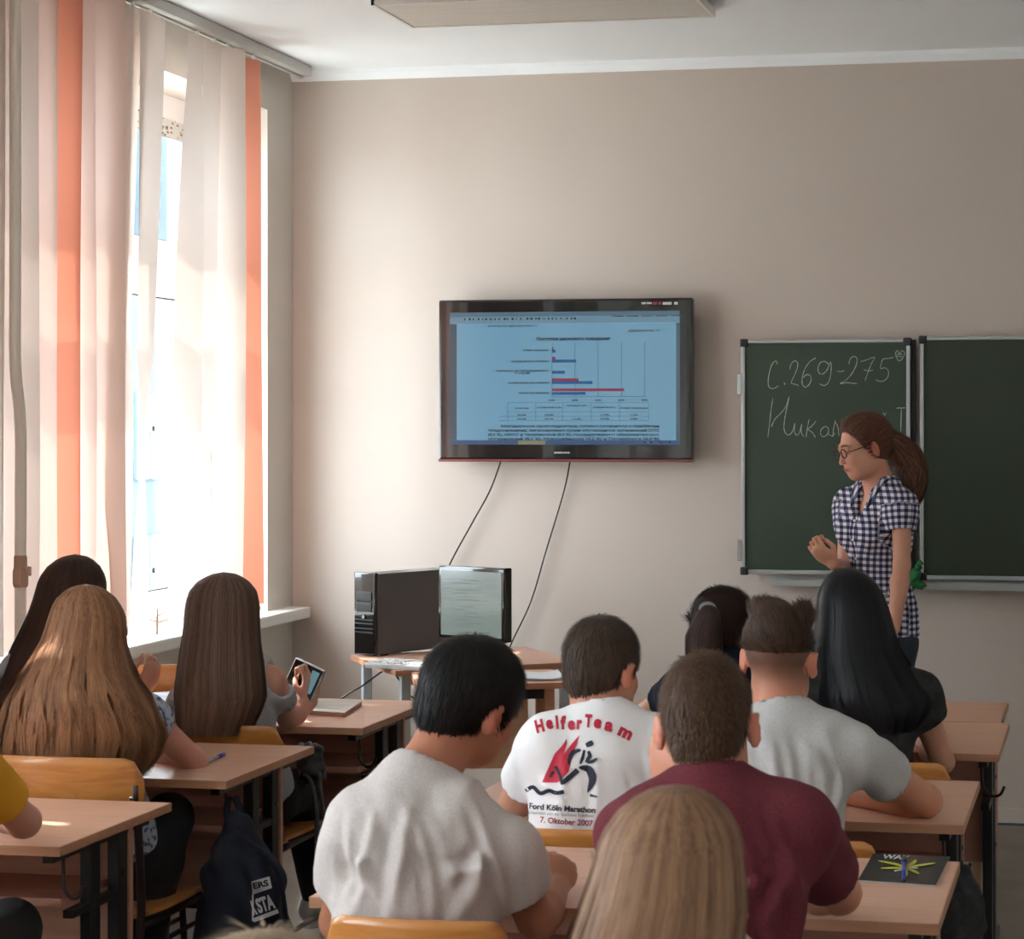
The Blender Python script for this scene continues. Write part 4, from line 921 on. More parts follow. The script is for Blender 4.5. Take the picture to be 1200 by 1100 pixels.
    pts = pts+tangent*wv[..., None]+nr_*wv2[..., None]
    wd = wid*(.6+.8*r.random(n))[:, None]*np.clip((1-L)*6, .12, 1)*np.clip(t*14, .35, 1)
    tone = np.clip(.40+r.normal(0, .10, n)[:, None]+.13*np.sin(th0*23+1.7*np.sin(th0*7))[:, None]+.12*np.sin(cid*2.4)[:, None]*t+.16*t, 0, 1)*np.ones((n, mseg))
    V2, Q2, T2 = ribbons(pts, nr_, wd, tone); Va, Qa, Ta = join([(Vc, Q, vt), (V2, Q2, T2)])
    me = np_mesh(name, Va, Qa, per['base']); setattr_f(me, 'tone', Ta); return link(name, me, m, per['root'])
def short_hair(per, m, vol=.012, top=.008, nape=-.075, n=3500, ln=.028, side=None, extra=(), face=.040, seed=3, crown=(0, -.05, .115), vox=.005, wid=.0022, lift=.25, hs=1.0, slope=(.75, -.66), swirl=.4, back=0.0, tier=None, flow=1, comb=(0, 0, 0), jit=.16):
    P, h, C = per['P'], per['h'], per['C']; v = Vol(vox); side = vol if side is None else side
    e = lambda c, r, k=.025, mode='add': v.el(P(*c), np.array(r)*hs, h, k, mode)
    e((0, -.014, .030+top/2), (.073+side, .092+vol, .083+top)); e((0, -.045-back, -.026), (.054+side*.5, .050+vol*.75, .056), .03)
    for c, r_ in extra: e(c, r_, .008)
    pl = lambda p, nn, k=.01: v.plane(P(*p), h@np.array(nn, float), k)
    pl((0, face, .0), (0, slope[0], slope[1])); pl((0, 0, nape), (0, .35, -1))
    for q in (-1, 1): e((q*.085, .004, -.022), (.030, .026, .044), .006, 'sub')
    if tier is not None: pl((0, 0, tier), (0, 0, -1))
    V, Q = v.mesh('hair'); N = normals(V, Q); r = np.random.default_rng(seed)
    loc = (V-C)@h; N_l = N@h
    ok = np.where((N_l[:, 2] > -.75) & (np.abs(N).sum(1) > 0))[0]; pick = r.choice(ok, n)
    pick = r.choice(ok, int(n*1.1)); n = int(n*1.1); wid = wid*1.15
    p0 = V[pick]+r.normal(0, .002, (n, 3)); n0 = N[pick]; cr = P(*crown)
    d = p0-cr; dl = np.linalg.norm(d, axis=1, keepdims=True)+1e-6; d = d/dl; d = d+np.cross(np.broadcast_to(h@np.array((0, 0, 1.)), d.shape), d)*swirl*np.exp(-dl/.05)+np.array((0, 0, -.35))*np.clip(dl/.08, 0, 1)
    d = d*flow+h@np.array(comb, float)
    d = d-n0*(d*n0).sum(1, keepdims=True); d /= np.linalg.norm(d, axis=1, keepdims=True)+1e-9; d += r.normal(0, jit, d.shape)
    ms = 5; L = np.linspace(0, 1, ms); ll = ln*r.uniform(.5, 1.2, n)
    if flow < 0: ll = np.where(dl[:, 0] < .035, .0005, np.minimum(ll, dl[:, 0]*.8))
    pts = p0[:, None, :]-n0[:, None, :]*.003+d[:, None, :]*(L[None, :, None]*ll[:, None, None])+n0[:, None, :]*((L*(1-L*.85))[None, :, None]*ll[:, None, None]*lift*1.2)+n0[:, None, :]*.0012
    tone = np.clip(r.normal(.4, .16, n), 0, 1)[:, None]*np.ones((n, ms)); wd = wid*.75*np.clip((1-L)*3, .15, 1)[None, :]*np.ones((n, 1))
    V2, Q2, T2 = ribbons(pts, np.broadcast_to(n0[:, None, :], pts.shape), wd, tone)
    V = V-N*.002
    Va, Qa, Ta = join([(V, Q, np.clip(.22+.1*np.sin(loc[:, 0]*190+loc[:, 2]*40), 0, 1)), (V2, Q2, T2)])
    me = np_mesh('hair', Va, Qa, per['base']); setattr_f(me, 'tone', Ta); return link('hair', me, m, per['root'])
def seat_p(px, d, z=.56): p = J(px, 503+(HC-z)*FPX/d, d); return np.array(p)
def cloth(name, rgb, rgb2=None, b=.35, sc=320): return mat(name, rgb, .9, spec=.2, noise=(240, rgb2, .42, .62) if rgb2 else None, bump=(sc, b))
up_ = (0, 0, 1)

# D: front boy in light beige-grey tee
pD = person('boy with thick black hair in a light beige-grey tee, head bent to the right', seat_p(490, 3.84), J(486, 928, 3.86), J(552, 824, 3.95),
    (J(420, 972, 3.82), J(584, 992, 3.84)),
    ((J(398, 1080, 3.92), J(520, 1050, 4.12), None, up_, (1, 0, 0), .7), (J(630, 1078, 3.90), J(652, 1040, 4.06), (-.12, .75, .35), (.5, -.4, .8), (-1, 0, .3), 1.0)),
    head=(-34, 18, 12), skin=(172, 112, 84), shirt=cloth('heather_beige_jersey', (204, 192, 187), (195, 183, 178)), armr=1.06, sleeve=.62, vox=.006, folds=.010, svox=.0065, pants=(40, 42, 52))
short_hair(pD, hair_mat('black_hair', (9, 8, 9), (44, 38, 36)), vol=.018, top=.010, side=.012, nape=-.088, n=10000, ln=.026, face=.052, back=.004, seed=4, wid=.0020, lift=.05, jit=.08)
# I: boy in maroon tee
pI = person('boy in a maroon tee with cropped brown hair resting his cheek on his fist', seat_p(830, 3.42), J(832, 936, 3.50), J(829, 851, 3.56),
    (J(748, 974, 3.50), J(930, 968, 3.50)),
    ((J(748, 1050, 3.84), J(784, 938, 3.62), (-.14, -.02, 1), (-.7, -.7, .1), (.3, .6, 0), 1.05), (J(984, 1046, 3.84), J(905, 1040, 4.02), None, up_, (0, 1, 0), .4)),
    head=(4, 8, -3), skin=(204, 138, 110), shirt=cloth('maroon_jersey', (106, 45, 53), (94, 39, 46)), armr=1.12, sleeve=.66, vox=.006, folds=.007, svox=.0065)
short_hair(pI, hair_mat('cropped_brown_hair', (56, 38, 28), (116, 84, 62)), vol=.006, top=.008, side=.004, nape=-.078, n=11000, ln=.012, seed=5, wid=.0016, lift=.7, face=.05)
# G: boy with undercut in grey tee
pG = person('boy in a plain light grey tee with a tousled brown undercut', seat_p(905, 4.74), J(916, 850, 4.70), J(913, 773, 4.76),
    (J(858, 884, 4.70), J(994, 878, 4.70)),
    ((J(830, 940, 4.95), J(900, 930, 5.15), None, up_, (1, 0, 0), .4), (J(1084, 938, 4.92), J(1000, 932, 5.08), None, up_, (0, 1, 0), .4)),
    head=(-3, 4, 1), skin=(208, 142, 112), shirt=cloth('light_grey_jersey', (192, 188, 186), (182, 178, 176)), armr=1.12, sleeve=.52, folds=.008, stub=(-.080, -.005, .85), vox=.006)
short_hair(pG, hair_mat('tousled_brown_hair', (46, 32, 26), (104, 78, 62)), vol=.008, top=.010, side=.004, nape=-.05, tier=.016, n=8000, ln=.033, seed=6, face=.08, comb=(-.55, .25, .9), swirl=0, flow=0, jit=.08,
    extra=(((-.024, .0, .104), (.048, .072, .032)), ((.056, .0, .096), (.020, .055, .030))), crown=(.03, -.10, .06), lift=.12, wid=.0022)
# E: boy in white printed tee
pE = person('boy in a white marathon helper tee with straight brown hair', seat_p(690, 4.86), J(704, 854, 4.80), J(706, 783, 4.86),
    (J(640, 872, 4.78), J(782, 872, 4.82)),
    ((J(606, 938, 4.96), J(660, 920, 5.16), None, up_, (1, 0, 0), .4), (J(812, 930, 5.00), J(760, 920, 5.20), None, up_, (-1, 0, 0), .4)),
    head=(-22, 10, 3), skin=(204, 144, 118), shirt=cloth('white_jersey', (242, 237, 237)), armr=1.1, sleeve=.66, folds=.0055, loose=1.2, vox=.006, pants=(52, 58, 76))
short_hair(pE, hair_mat('straight_brown_hair', (48, 38, 32), (112, 92, 78)), vol=.013, top=.006, side=.007, nape=-.088, n=9000, ln=.028, seed=8, face=.055, wid=.0020, lift=.04, jit=.08)
# F: girl with ponytail
pF = person('girl with dark brown ponytail and navy tee partly behind the cropped boy', seat_p(860, 5.68), J(852, 792, 5.66), J(848, 741, 5.74),
    (J(798, 808, 5.66), J(905, 808, 5.70)),
    ((J(738, 850, 5.98), J(770, 850, 6.2), None, up_, (1, 0, 0), .4), (J(925, 856, 5.98), J(880, 850, 6.2), None, up_, (-1, 0, 0), .4)),
    head=(-8, 12, 4), skin=(206, 150, 122), shirt=cloth('navy_jersey', (26, 32, 46)), fem=True, armr=.95, sleeve=.30, neckr=.045)
# H: girl with long black hair
pH = person('girl with long glossy black hair in a dark floral short-sleeved blouse', seat_p(1010, 5.74), J(1012, 790, 5.74), J(1000, 720, 5.79),
    (J(955, 816, 5.74), J(1076, 814, 5.74)),
    ((J(950, 856, 5.98), J(980, 850, 6.2), None, up_, (1, 0, 0), .4), (J(1104, 892, 5.80), J(1066, 852, 6.12), None, up_, (-1, 0, 0), .4)),
    head=(8, 6, 2), skin=(206, 148, 122), shirt=mat('dark_floral_chiffon', (38, 38, 40), .8, noise=(26, (14, 14, 16), .5, .58)), fem=True, armr=.98, sleeve=.36, neckr=.045, loose=1.4)
long_hair(pH, [(664, 992), (722, 959, 1042, 5.77, .115, .085), (760, 955, 1052, 5.76, .12, .05), (795, 954, 1072, 5.74, .135, .0), (818, 952, 1092, 5.72, .13, -.03), (834, 968, 1086, 5.71, .12, -.05), (848, 990, 1072, 5.71, .11, -.06)],
    hair_mat('glossy_black_hair', (5, 5, 7), (34, 33, 37), .30), n=7000, wave=.0045, wfreq=11, wid=.0026, seed=11, ends=.06, clump=40, rag=.07)
# C: girl with straight light brown hair
pC = person('girl with waist-long straight ash brown hair in a grey cold-shoulder top', seat_p(278, 6.36), J(270, 782, 6.32), J(262, 722, 6.38),
    (J(222, 800, 6.34), J(318, 796, 6.32)),
    ((J(205, 850, 6.50), J(235, 838, 6.70), None, up_, (1, 0, 0), .4), (J(338, 842, 6.44), J(364, 822, 6.54), (-.06, .2, 1), (1, -.5, 0), (-.8, 0, .4), 1.0)),
    head=(-4, 10, 0), skin=(206, 150, 128), shirt=cloth('pale_grey_knit', (170, 168, 170), (156, 154, 156)), fem=True, armr=.95, sleeve=.62, neckr=.045, folds=.0028, coldshoulder=True,
    legs=[None, (J(350, 925, 6.62), J(369, 1052, 6.93), (.15, 1, 0))], pants=(14, 15, 20), shoe=(214, 206, 204), vox=.006)
long_hair(pC, [(670, 262), (708, 219, 303, 6.32, .105, .09), (745, 216, 304, 6.30, .11, .06), (780, 211, 308, 6.26, .125, .0), (815, 207, 311, 6.21, .11, -.02), (840, 209, 302, 6.23, .11, -.03), (853, 211, 294, 6.23, .11, -.04)],
    hair_mat('ash_brown_hair', (52, 38, 33), (142, 110, 94), .36), n=7500, wave=.0010, wfreq=6, wid=.0021, seed=12, ends=.05, clump=70)
# B: girl with wavy fair-brown hair
pB = person('girl with thick wavy fair-brown hair in a pale patterned top, elbow on the desk', seat_p(105, 5.49), J(108, 812, 5.53), J(106, 744, 5.55),
    (J(50, 838, 5.49), J(168, 838, 5.49)),
    ((J(20, 890, 5.65), J(80, 884, 5.95), None, up_, (1, 0, 0), .4), (J(228, 892, 5.67), J(150, 884, 5.87), None, up_, (0, 1, 0), .5)),
    head=(-28, 6, 2), skin=(204, 148, 128), shirt=mat('pale_floral_cotton', (170, 176, 190), .85, noise=(60, (70, 80, 110), .50, .58)), fem=True, armr=.98, sleeve=.22, neckr=.045,
    legs=[None, (np.array(J(198, 958, 5.62)), np.array(J(172, 1110, 5.45)), (.2, 1, 0))], pants=(16, 16, 19))
long_hair(pB, [(684, 100), (730, 60, 146, 5.49, .11, .085), (760, 46, 147, 5.48, .12, .03), (790, 26, 160, 5.45, .145, -.0), (820, 12, 176, 5.41, .15, -.02), (855, 0, 192, 5.42, .15, -.04), (880, -2, 188, 5.42, .145, -.05), (903, 14, 170, 5.42, .135, -.05)],
    hair_mat('wavy_fair_brown_hair', (86, 54, 38), (196, 142, 104), .42), n=8000, wave=.0065, wfreq=24, wid=.0024, seed=13, ends=.06, clump=46, rag=.05)
# A: girl with dark hair at the window
pA = person('girl with very long dark brown hair sitting nearest the window', seat_p(62, 6.36), J(72, 768, 6.30), J(84, 704, 6.36),
    (J(24, 786, 6.3), J(122, 786, 6.3)),
    ((J(10, 840, 6.5), J(50, 838, 6.7), None, up_, (1, 0, 0), .4), (J(140, 822, 6.42), J(168, 812, 6.56), (.25, .2, .8), (1, -.5, 0), (-.8, 0, .4), .8)),
    head=(-12, 4, 0), skin=(206, 152, 130), shirt=cloth('grey_jersey', (150, 152, 158)), fem=True, armr=.95, sleeve=.5, neckr=.045)
long_hair(pA, [(649, 88), (692, 44, 124, 6.36, .105, .09), (725, 33, 124, 6.35, .11, .05), (760, 16, 118, 6.32, .12, .0), (800, 2, 104, 6.28, .12, -.03), (840, -6, 92, 6.24, .11, -.04), (870, -4, 80, 6.22, .10, -.05)],
    hair_mat('dark_brown_hair', (34, 22, 19), (82, 56, 46), .36), n=6000, wave=.002, wfreq=10, wid=.0022, seed=14)
# J: blonde nearest the camera
pJ = person('girl with long straight dark-blonde hair nearest the camera, seen from behind', seat_p(785, 2.34), J(785, 1112, 2.39), J(788, 1044, 2.45),
    (J(668, 1196, 2.41), J(888, 1196, 2.41)), ((J(650, 1330, 2.59), J(720, 1300, 2.84), None, up_, (1, 0, 0), .4), (J(930, 1330, 2.59), J(860, 1300, 2.84), None, up_, (-1, 0, 0), .4)),
    head=(0, 5, 0), skin=(206, 150, 128), shirt=cloth('cream_jersey', (200, 190, 180)), fem=True, armr=.98, neckr=.045, pants=(40, 44, 60))
long_hair(pJ, [(919, 792), (1012, 696, 872, 2.35, .105, .09), (1055, 682, 876, 2.34, .11, .06), (1100, 665, 868, 2.32, .125, .02), (1180, 640, 880, 2.28, .13, -.01), (1280, 640, 880, 2.24, .11, -.03), (1380, 680, 860, 2.22, .09, -.04)],
    hair_mat('dark_blonde_hair', (84, 56, 42), (188, 142, 108), .40), n=11000, wave=.0012, wfreq=8, wid=.0013, seed=15, clump=90)
# K: student in yellow
pK = person('student in a mustard yellow tee, forearm resting on the nearest left desk', seat_p(-175, 4.15), J(-150, 830, 4.22), J(-145, 752, 4.30),
    (J(-225, 880, 4.22), J(-62, 872, 4.26)),
    ((J(-240, 990, 4.4), J(-160, 970, 4.7), None, up_, (1, 0, 0), .4), (J(28, 962, 4.52), J(-28, 938, 4.74), None, up_, (-1, 0, 0), .4)),
    head=(0, 8, 0), skin=(208, 150, 128), shirt=cloth('mustard_jersey', (214, 150, 44)), armr=1.02, sleeve=.74, vox=.006,
    legs=[None, (J(12, 1088, 4.62), J(6, 1300, 4.5), (0, 1, 0))], pants=(18, 18, 20))
short_hair(pK, hair_mat('mid_brown_hair', (48, 36, 30), (100, 80, 66)), vol=.012, top=.01, n=3000)
# L: student whose crown only just shows
pL = person('student with pale blonde hair whose crown just shows at the bottom edge', seat_p(305, 1.95, .52), J(305, 1319, 2.0), J(305, 1251, 2.06),
    (J(180, 1389, 2.0), J(430, 1389, 2.0)), ((J(150, 1464, 2.3), J(230, 1464, 2.5), None, up_, (1, 0, 0), .4), (J(450, 1464, 2.3), J(380, 1464, 2.5), None, up_, (-1, 0, 0), .4)),
    head=(0, 25, 0), skin=(206, 150, 128), shirt=cloth('grey_blue_jersey', (120, 130, 150)), fem=True, vox=.008, folds=.003)
short_hair(pL, hair_mat('pale_blonde_hair', (150, 124, 100), (206, 180, 150)), vol=.012, top=.012, n=3000, ln=.04)

# F hair: cap, ponytail, hair tie
hmF = hair_mat('dark_brown_ponytail_hair', (30, 20, 18), (76, 54, 46), .36)
short_hair(pF, hmF, vol=.012, top=.004, side=.012, nape=-.078, n=7000, ln=.045, seed=20, flow=-1, jit=.04, crown=(-.045, -.11, .085), swirl=0, lift=.03, face=.05, wid=.0026)
long_hair(pF, [(709, 832), (724, 813, 844, 5.60, .03, .03), (745, 803, 846, 5.585, .032, .03), (765, 803, 846, 5.58, .03, .03), (790, 808, 840, 5.58, .025, .02), (815, 814, 832, 5.58, .02, .015)], hmF, n=900, wave=.003, wfreq=8, wid=.003, name='ponytail', seed=21, clump=20)
tk = J(829, 713, 5.60); MB().tube([Vector(tk)+Vector((math.cos(a)*.018, math.cos(a)*.006, math.sin(a)*.014))-Vector(pF['base']) for a in [i*math.pi/8 for i in range(16)]], .005, 6, closed=True).build('hair_tie', mat('grey_hair_tie', (140, 140, 142), .4), pF['root'], True)

# ------------------------------------------------------------------ the teacher
def gingham():
    m = mat('navy_white_gingham', (225, 220, 224), .85, spec=.2, bump=(260, .2)); nt = m.node_tree; N = nt.nodes; L = nt.links
    def stripe(nm):
        a = N.new('ShaderNodeAttribute'); a.attribute_name = nm; q = N.new('ShaderNodeMath'); q.operation = 'MULTIPLY'; q.inputs[1].default_value = 1/.0225
        L.new(a.outputs['Fac'], q.inputs[0]); f = N.new('ShaderNodeMath'); f.operation = 'FRACT'; L.new(q.outputs[0], f.inputs[0])
        g = N.new('ShaderNodeMath'); g.operation = 'LESS_THAN'; g.inputs[1].default_value = .5; L.new(f.outputs[0], g.inputs[0]); return g.outputs[0]
    s_ = N.new('ShaderNodeMath'); s_.operation = 'ADD'; L.new(stripe('cloth_u'), s_.inputs[0]); L.new(stripe('cloth_v'), s_.inputs[1])
    h = N.new('ShaderNodeMath'); h.operation = 'MULTIPLY'; h.inputs[1].default_value = .5; L.new(s_.outputs[0], h.inputs[0])
    r = N.new('ShaderNodeValToRGB'); r.color_ramp.interpolation = 'CONSTANT'; e = r.color_ramp.elements
    e[0].color = lin((226, 220, 222))+(1,); e[1].position = .75; e[1].color = lin((36, 38, 62))+(1,); x = e.new(.25); x.color = lin((112, 112, 138))+(1,)
    L.new(h.outputs[0], r.inputs[0]); L.new(r.outputs[0], N['Principled BSDF'].inputs['Base Color']); return m
M_ging = gingham()
pT = person('teacher in glasses and a navy and white gingham shirt, standing before the board', J(1030, 742, 7.80), J(1032, 572, 7.80), J(1012, 524, 7.76),
    (J(1056, 592, 7.66), J(996, 590, 7.92)),
    ((J(1057, 662, 7.62), J(1048, 735, 7.62), (-.1, -.2, -1), (1, 0, 0), (-.3, -1, 0), .6), (J(990, 668, 7.86), J(976, 660, 7.64), (-.62, -.35, .62), (-.55, -.8, .1), (.1, 0, 1), 1.1)),
    head=(122, 16, 0), skin=(214, 158, 132), shirt=M_ging, fem=True, stand=True, armr=.92, sleeve=.42, vox=.0045, svox=.0065, neckr=.042, hook_=True, folds=.0022, pants=(40, 52, 62), ruddy=1.2, hs=.97)
hmT = hair_mat('auburn_brown_hair', (66, 42, 32), (140, 96, 74), .42)
short_hair(pT, hmT, vol=.012, top=.010, side=.010, nape=-.050, n=7000, ln=.035, seed=30, crown=(0, -.12, .03), swirl=0, lift=.05, face=.030, wid=.002, slope=(1, -.40), flow=-1, jit=.06)
P = pT['P']
def lock_bundle(name, path, rads, m, per, n=900, seed=0, wid=.003, frizz=.008):
    r = np.random.default_rng(seed); path = [np.array(p, float) for p in path]; path = np.array(spline(path, 4)); k = len(path); rad = np.interp(np.linspace(0, 1, k), np.linspace(0, 1, len(rads)), rads)
    a = r.uniform(0, 6.28, n); q = np.sqrt(r.random(n)); off = np.stack([np.cos(a)*q, np.sin(a)*q], 1)
    tg = np.gradient(path, axis=0); tg /= np.linalg.norm(tg, axis=1, keepdims=True); e1 = np.cross(tg, (0.3, -.9, .1)); e1 /= np.linalg.norm(e1, axis=1, keepdims=True); e2 = np.cross(tg, e1)
    L = np.linspace(0, 1, k); ph = r.uniform(0, 6.28, (n, 2))
    fr = frizz*np.clip(L*1.5, 0, 1)[None, :]*np.stack([np.sin(L[None, :]*14+ph[:, :1]), np.cos(L[None, :]*11+ph[:, 1:])], 0)
    pts = path[None]+e1[None]*(off[:, :1]*rad[None]+fr[0])[..., None]+e2[None]*(off[:, 1:]*rad[None]+fr[1])[..., None]
    nn = e1[None]*off[:, None, :1]+e2[None]*off[:, None, 1:]+.001; wd = wid*np.clip((1-L)*5, .15, 1)[None, :]*np.ones((n, 1))
    tone = np.clip(r.normal(.4, .25, n), 0, 1)[:, None]*np.ones((n, k)); V, Q, T = ribbons(pts, nn, wd, tone)
    me = np_mesh(name, V, Q, per['base']); setattr_f(me, 'tone', T); return link(name, me, m, per['root'])
lock_bundle('ponytail', [J(1032, 516, 7.84), J(1046, 520, 7.88), J(1062, 535, 7.90), J(1068, 555, 7.90), J(1064, 580, 7.88), J(1058, 592, 7.86)], [.03, .05, .058, .058, .05, .03], hmT, pT, 2200, 31, .003, .012)
tb_ = pT['base']
def tpart(mb, nm, m, sm=False, parent=None):
    o = mb.build(nm, m, parent or pT['root'], sm)
    for v in o.data.vertices: v.co -= Vector(tb_)
    return o
V3 = lambda x, y, z: Vector(P(x, y, z))
mb = MB()
for q in (-1, 1):
    mb.tube([V3(q*.032+math.cos(t)*.022, .101-abs(math.cos(t))*.002, .004+math.sin(t)*.017) for t in [i*math.pi/10 for i in range(20)]], .0022, 6, closed=True)
    mb.tube([V3(q*.054, .099, .008), V3(q*.070, .085, .010), V3(q*.080, .0, .012)], .002, 6)
mb.tube([V3(-.011, .102, .006), V3(0, .107, .010), V3(.011, .102, .006)], .0018, 6)
gl = tpart(mb, 'glasses', M_matblack, True); gl['label'] = 'dark rimmed glasses'
M_eye = mat('eye_white', (225, 220, 215), .2); M_iris = mat('iris', (70, 60, 50), .15)
for q in (-1, 1):
    tpart(MB().ball(V3(q*.030, .0790, .007), .0112), 'eye', M_eye, True); tpart(MB().ball(V3(q*.031, .0878, .006), .0046), 'iris', M_iris, True)
    tpart(MB().tube([V3(q*.014, .094, .028), V3(q*.030, .092, .033), V3(q*.048, .080, .029)], [.003, .0035, .0015], 6), 'eyebrow', mat('eyebrow_brown', (90, 62, 48), .7), True)
# shirt placket, collar points, pocket flap, watch-free left wrist
at_, T_ = pT['at'], pT['T']
bvS = BVHTree.FromPolygons([tuple(v) for v in pT['sV'][0]], [tuple(int(i) for i in q) for q in pT['sV'][1]])
def on_front(x, zf, off=.002):
    o = Vector(at_(x, .35, zf)); d = Vector(-pT['fw']); h = bvS.ray_cast(o, d, .6)
    return (h[0]-d*off) if h[0] else o+d*.25
M_nav = mat('navy_thread', (40, 42, 66), .8)
bm = bmesh.new(); pr_ = None
for i in range(24):
    z = -.10+i*.04; row = [bm.verts.new(on_front(x, z, .003)-Vector(tb_)) for x in (-.014, 0, .014)]
    if pr_: bm.faces.new((pr_[0], pr_[1], row[1], row[0])); bm.faces.new((pr_[1], pr_[2], row[2], row[1]))
    pr_ = row
bm.verts.index_update(); me = bpy.data.meshes.new('placket'); bm.to_mesh(me); bm.free(); setattr_f(me, 'cloth_u', [v.co.x*.0+ (i % 3-1)*.014 for i, v in enumerate(me.vertices)]); setattr_f(me, 'cloth_v', [v.co.z for v in me.vertices])
link('placket', me, M_ging, pT['shirt'], True)
for i in range(7): tpart(MB().ball(on_front(0, .0+i*.13, .004), .005), 'button', M_paper, True, pT['shirt'])
# shirt collar: a folded band round the neck, open at the front
Nn_ = np.array(pT['N']); rt_, fw_, u_ = pT['rt'], pT['fw'], pT['up']; bm = bmesh.new(); rows = []
def on_shirt(p, off):
    h = bvS.ray_cast(Vector(p+u_*.16), Vector(-u_), .4); return np.array(h[0])+u_*off if h[0] else p
for i in range(29):
    a = .42+(2*math.pi-.84)*i/28; dirv = fw_*math.cos(a)+rt_*math.sin(a); fr = max(0, math.cos(a))
    top_ = Nn_+dirv*.052+u_*(.040-.045*fr); mid = Nn_+dirv*(.060+.004*fr)+u_*(.050-.045*fr); bot = on_shirt(Nn_+dirv*(.092+.022*fr), .006)
    m2 = (mid+bot)/2; m3 = on_shirt(m2, .006); m2 = m2+u_*max(0, float((m3-m2)@u_))
    rows.append([bm.verts.new(Vector(q)-Vector(tb_)) for q in (top_, mid, m2, bot)])
for i in range(28):
    for j in range(3): bm.faces.new((rows[i][j], rows[i+1][j], rows[i+1][j+1], rows[i][j+1]))
me = bpy.data.meshes.new('collar'); bm.to_mesh(me); bm.free()
setattr_f(me, 'cloth_u', [.42*(i//4)/28 for i in range(len(me.vertices))]); setattr_f(me, 'cloth_v', [(i % 4)*.018 for i in range(len(me.vertices))])
o = link('collar', me, M_ging, pT['shirt'], True); o.modifiers.new('thickness', 'SOLIDIFY').thickness = .002

# ------------------------------------------------------------------ print on the back of the white tee
def printer(per, px0, py0, sc, dref, off=.0016):
    bv = BVHTree.FromPolygons([tuple(v) for v in per['sV'][0]], [tuple(int(i) for i in q) for q in per['sV'][1]])
    cpx, cpy = px0+400/sc, py0+500/sc; dirv = (J(cpx, cpy, dref+1)-J(cpx, cpy, dref)).normalized()
    def proj(me, name, m, lift=0.0):
        bm = bmesh.new(); bm.from_mesh(me); bmesh.ops.triangulate(bm, faces=bm.faces)
        for _ in range(4):
            e = [e for e in bm.edges if e.calc_length() > 34]
            if not e: break
            bmesh.ops.subdivide_edges(bm, edges=e, cuts=1); bmesh.ops.triangulate(bm, faces=bm.faces)
        for v in bm.verts:
            p = J(px0+v.co.x/sc, py0+v.co.y/sc, dref); h = bv.ray_cast(p-dirv*.5, dirv, 1.0)
            q = h[0]-dirv*(off+lift) if h[0] else p
            v.co = q-Vector(per['base'])
        bm.to_mesh(me); bm.free(); return link(name, me, m, per['shirt'])
    return proj
def poly_me(pts):
    bm = bmesh.new(); f = bm.faces.new([bm.verts.new((x, y, 0)) for x, y in pts]); bmesh.ops.triangulate(bm, faces=[f]); me = bpy.data.meshes.new('print'); bm.to_mesh(me); bm.free(); return me
def stroke_me(pts, w0, w1=None, wm=None):
    P = spline([(x, y, 0) for x, y in pts], 4) if len(pts) > 2 else [Vector((x, y, 0)) for x, y in pts]
    bm = bmesh.new(); prev = None; w1 = w1 if w1 is not None else w0
    for i, p in enumerate(P):
        t = (P[min(i+1, len(P)-1)]-P[max(i-1, 0)]).normalized(); nrm = Vector((-t.y, t.x, 0)); f = i/(len(P)-1); w_ = (w0+(w1-w0)*f)/2
        if wm: w_ = w_*(1-4*f*(1-f))+wm/2*4*f*(1-f)
        a, b = bm.verts.new(p+nrm*w_), bm.verts.new(p-nrm*w_)
        if prev: bm.faces.new((prev[0], prev[1], b, a))
        prev = (a, b)
    me = bpy.data.meshes.new('print'); bm.to_mesh(me); bm.free(); return me
def text_z(s_, x0, y0, x1, y1, h, bold=.02, rot=None, shear=0):      # y down; baseline from (x0, y0) to (x1, y1)
    me = text_mesh(s_, 1.0, bold=bold, shear=shear); xs = [v.co.x for v in me.vertices]; wd = max(xs)-min(xs); mn = min(xs); L = math.hypot(x1-x0, y1-y0); ux, uy = (x1-x0)/L, (y1-y0)/L
    for v in me.vertices:
        a = (v.co.x-mn)/wd*L; b = v.co.y/.72*h; v.co = (x0+ux*a+uy*b, y0+uy*a-ux*b, 0)
    return me
pr2 = printer(pE, 590, 800, 5.5, 4.70)
M_red = mat('red_print_ink', (196, 36, 62), .7); M_dk = mat('navy_print_ink', (34, 38, 56), .7); M_gy = mat('grey_print_ink', (120, 118, 128), .7); M_drk = mat('dark_red_print_ink', (150, 40, 70), .7)
for ch, cx_, cy_, ro, ww, hh in (('H', 240, 312, -14, 54, 92), ('e', 301, 290, -10, 46, 92), ('l', 349, 290, -6, 17, 96), ('f', 387, 293, -3, 36, 96), ('e', 438, 296, 0, 48, 92), ('r', 489, 292, 2, 34, 92),
        ('T', 546, 280, 4, 46, 92), ('e', 604, 286, 9, 52, 92), ('a', 674, 305, 15, 56, 92), ('m', 775, 348, 27, 92, 92)):
    a = math.radians(ro); dx, dy = math.cos(a)*ww/2, math.sin(a)*ww/2
    pr2(text_z(ch, cx_-dx, cy_-dy, cx_+dx, cy_+dy, hh*.86, .055), 'lettering', M_red)
for pg in ([(247, 642), (330, 455), (386, 462), (420, 572), (365, 630), (345, 642)], [(330, 455), (378, 404), (408, 358), (409, 392), (386, 462)], [(386, 462), (436, 396), (490, 335), (470, 400), (452, 440), (432, 520), (420, 572)]):
    pr2(poly_me(pg), 'flame_print', M_red)
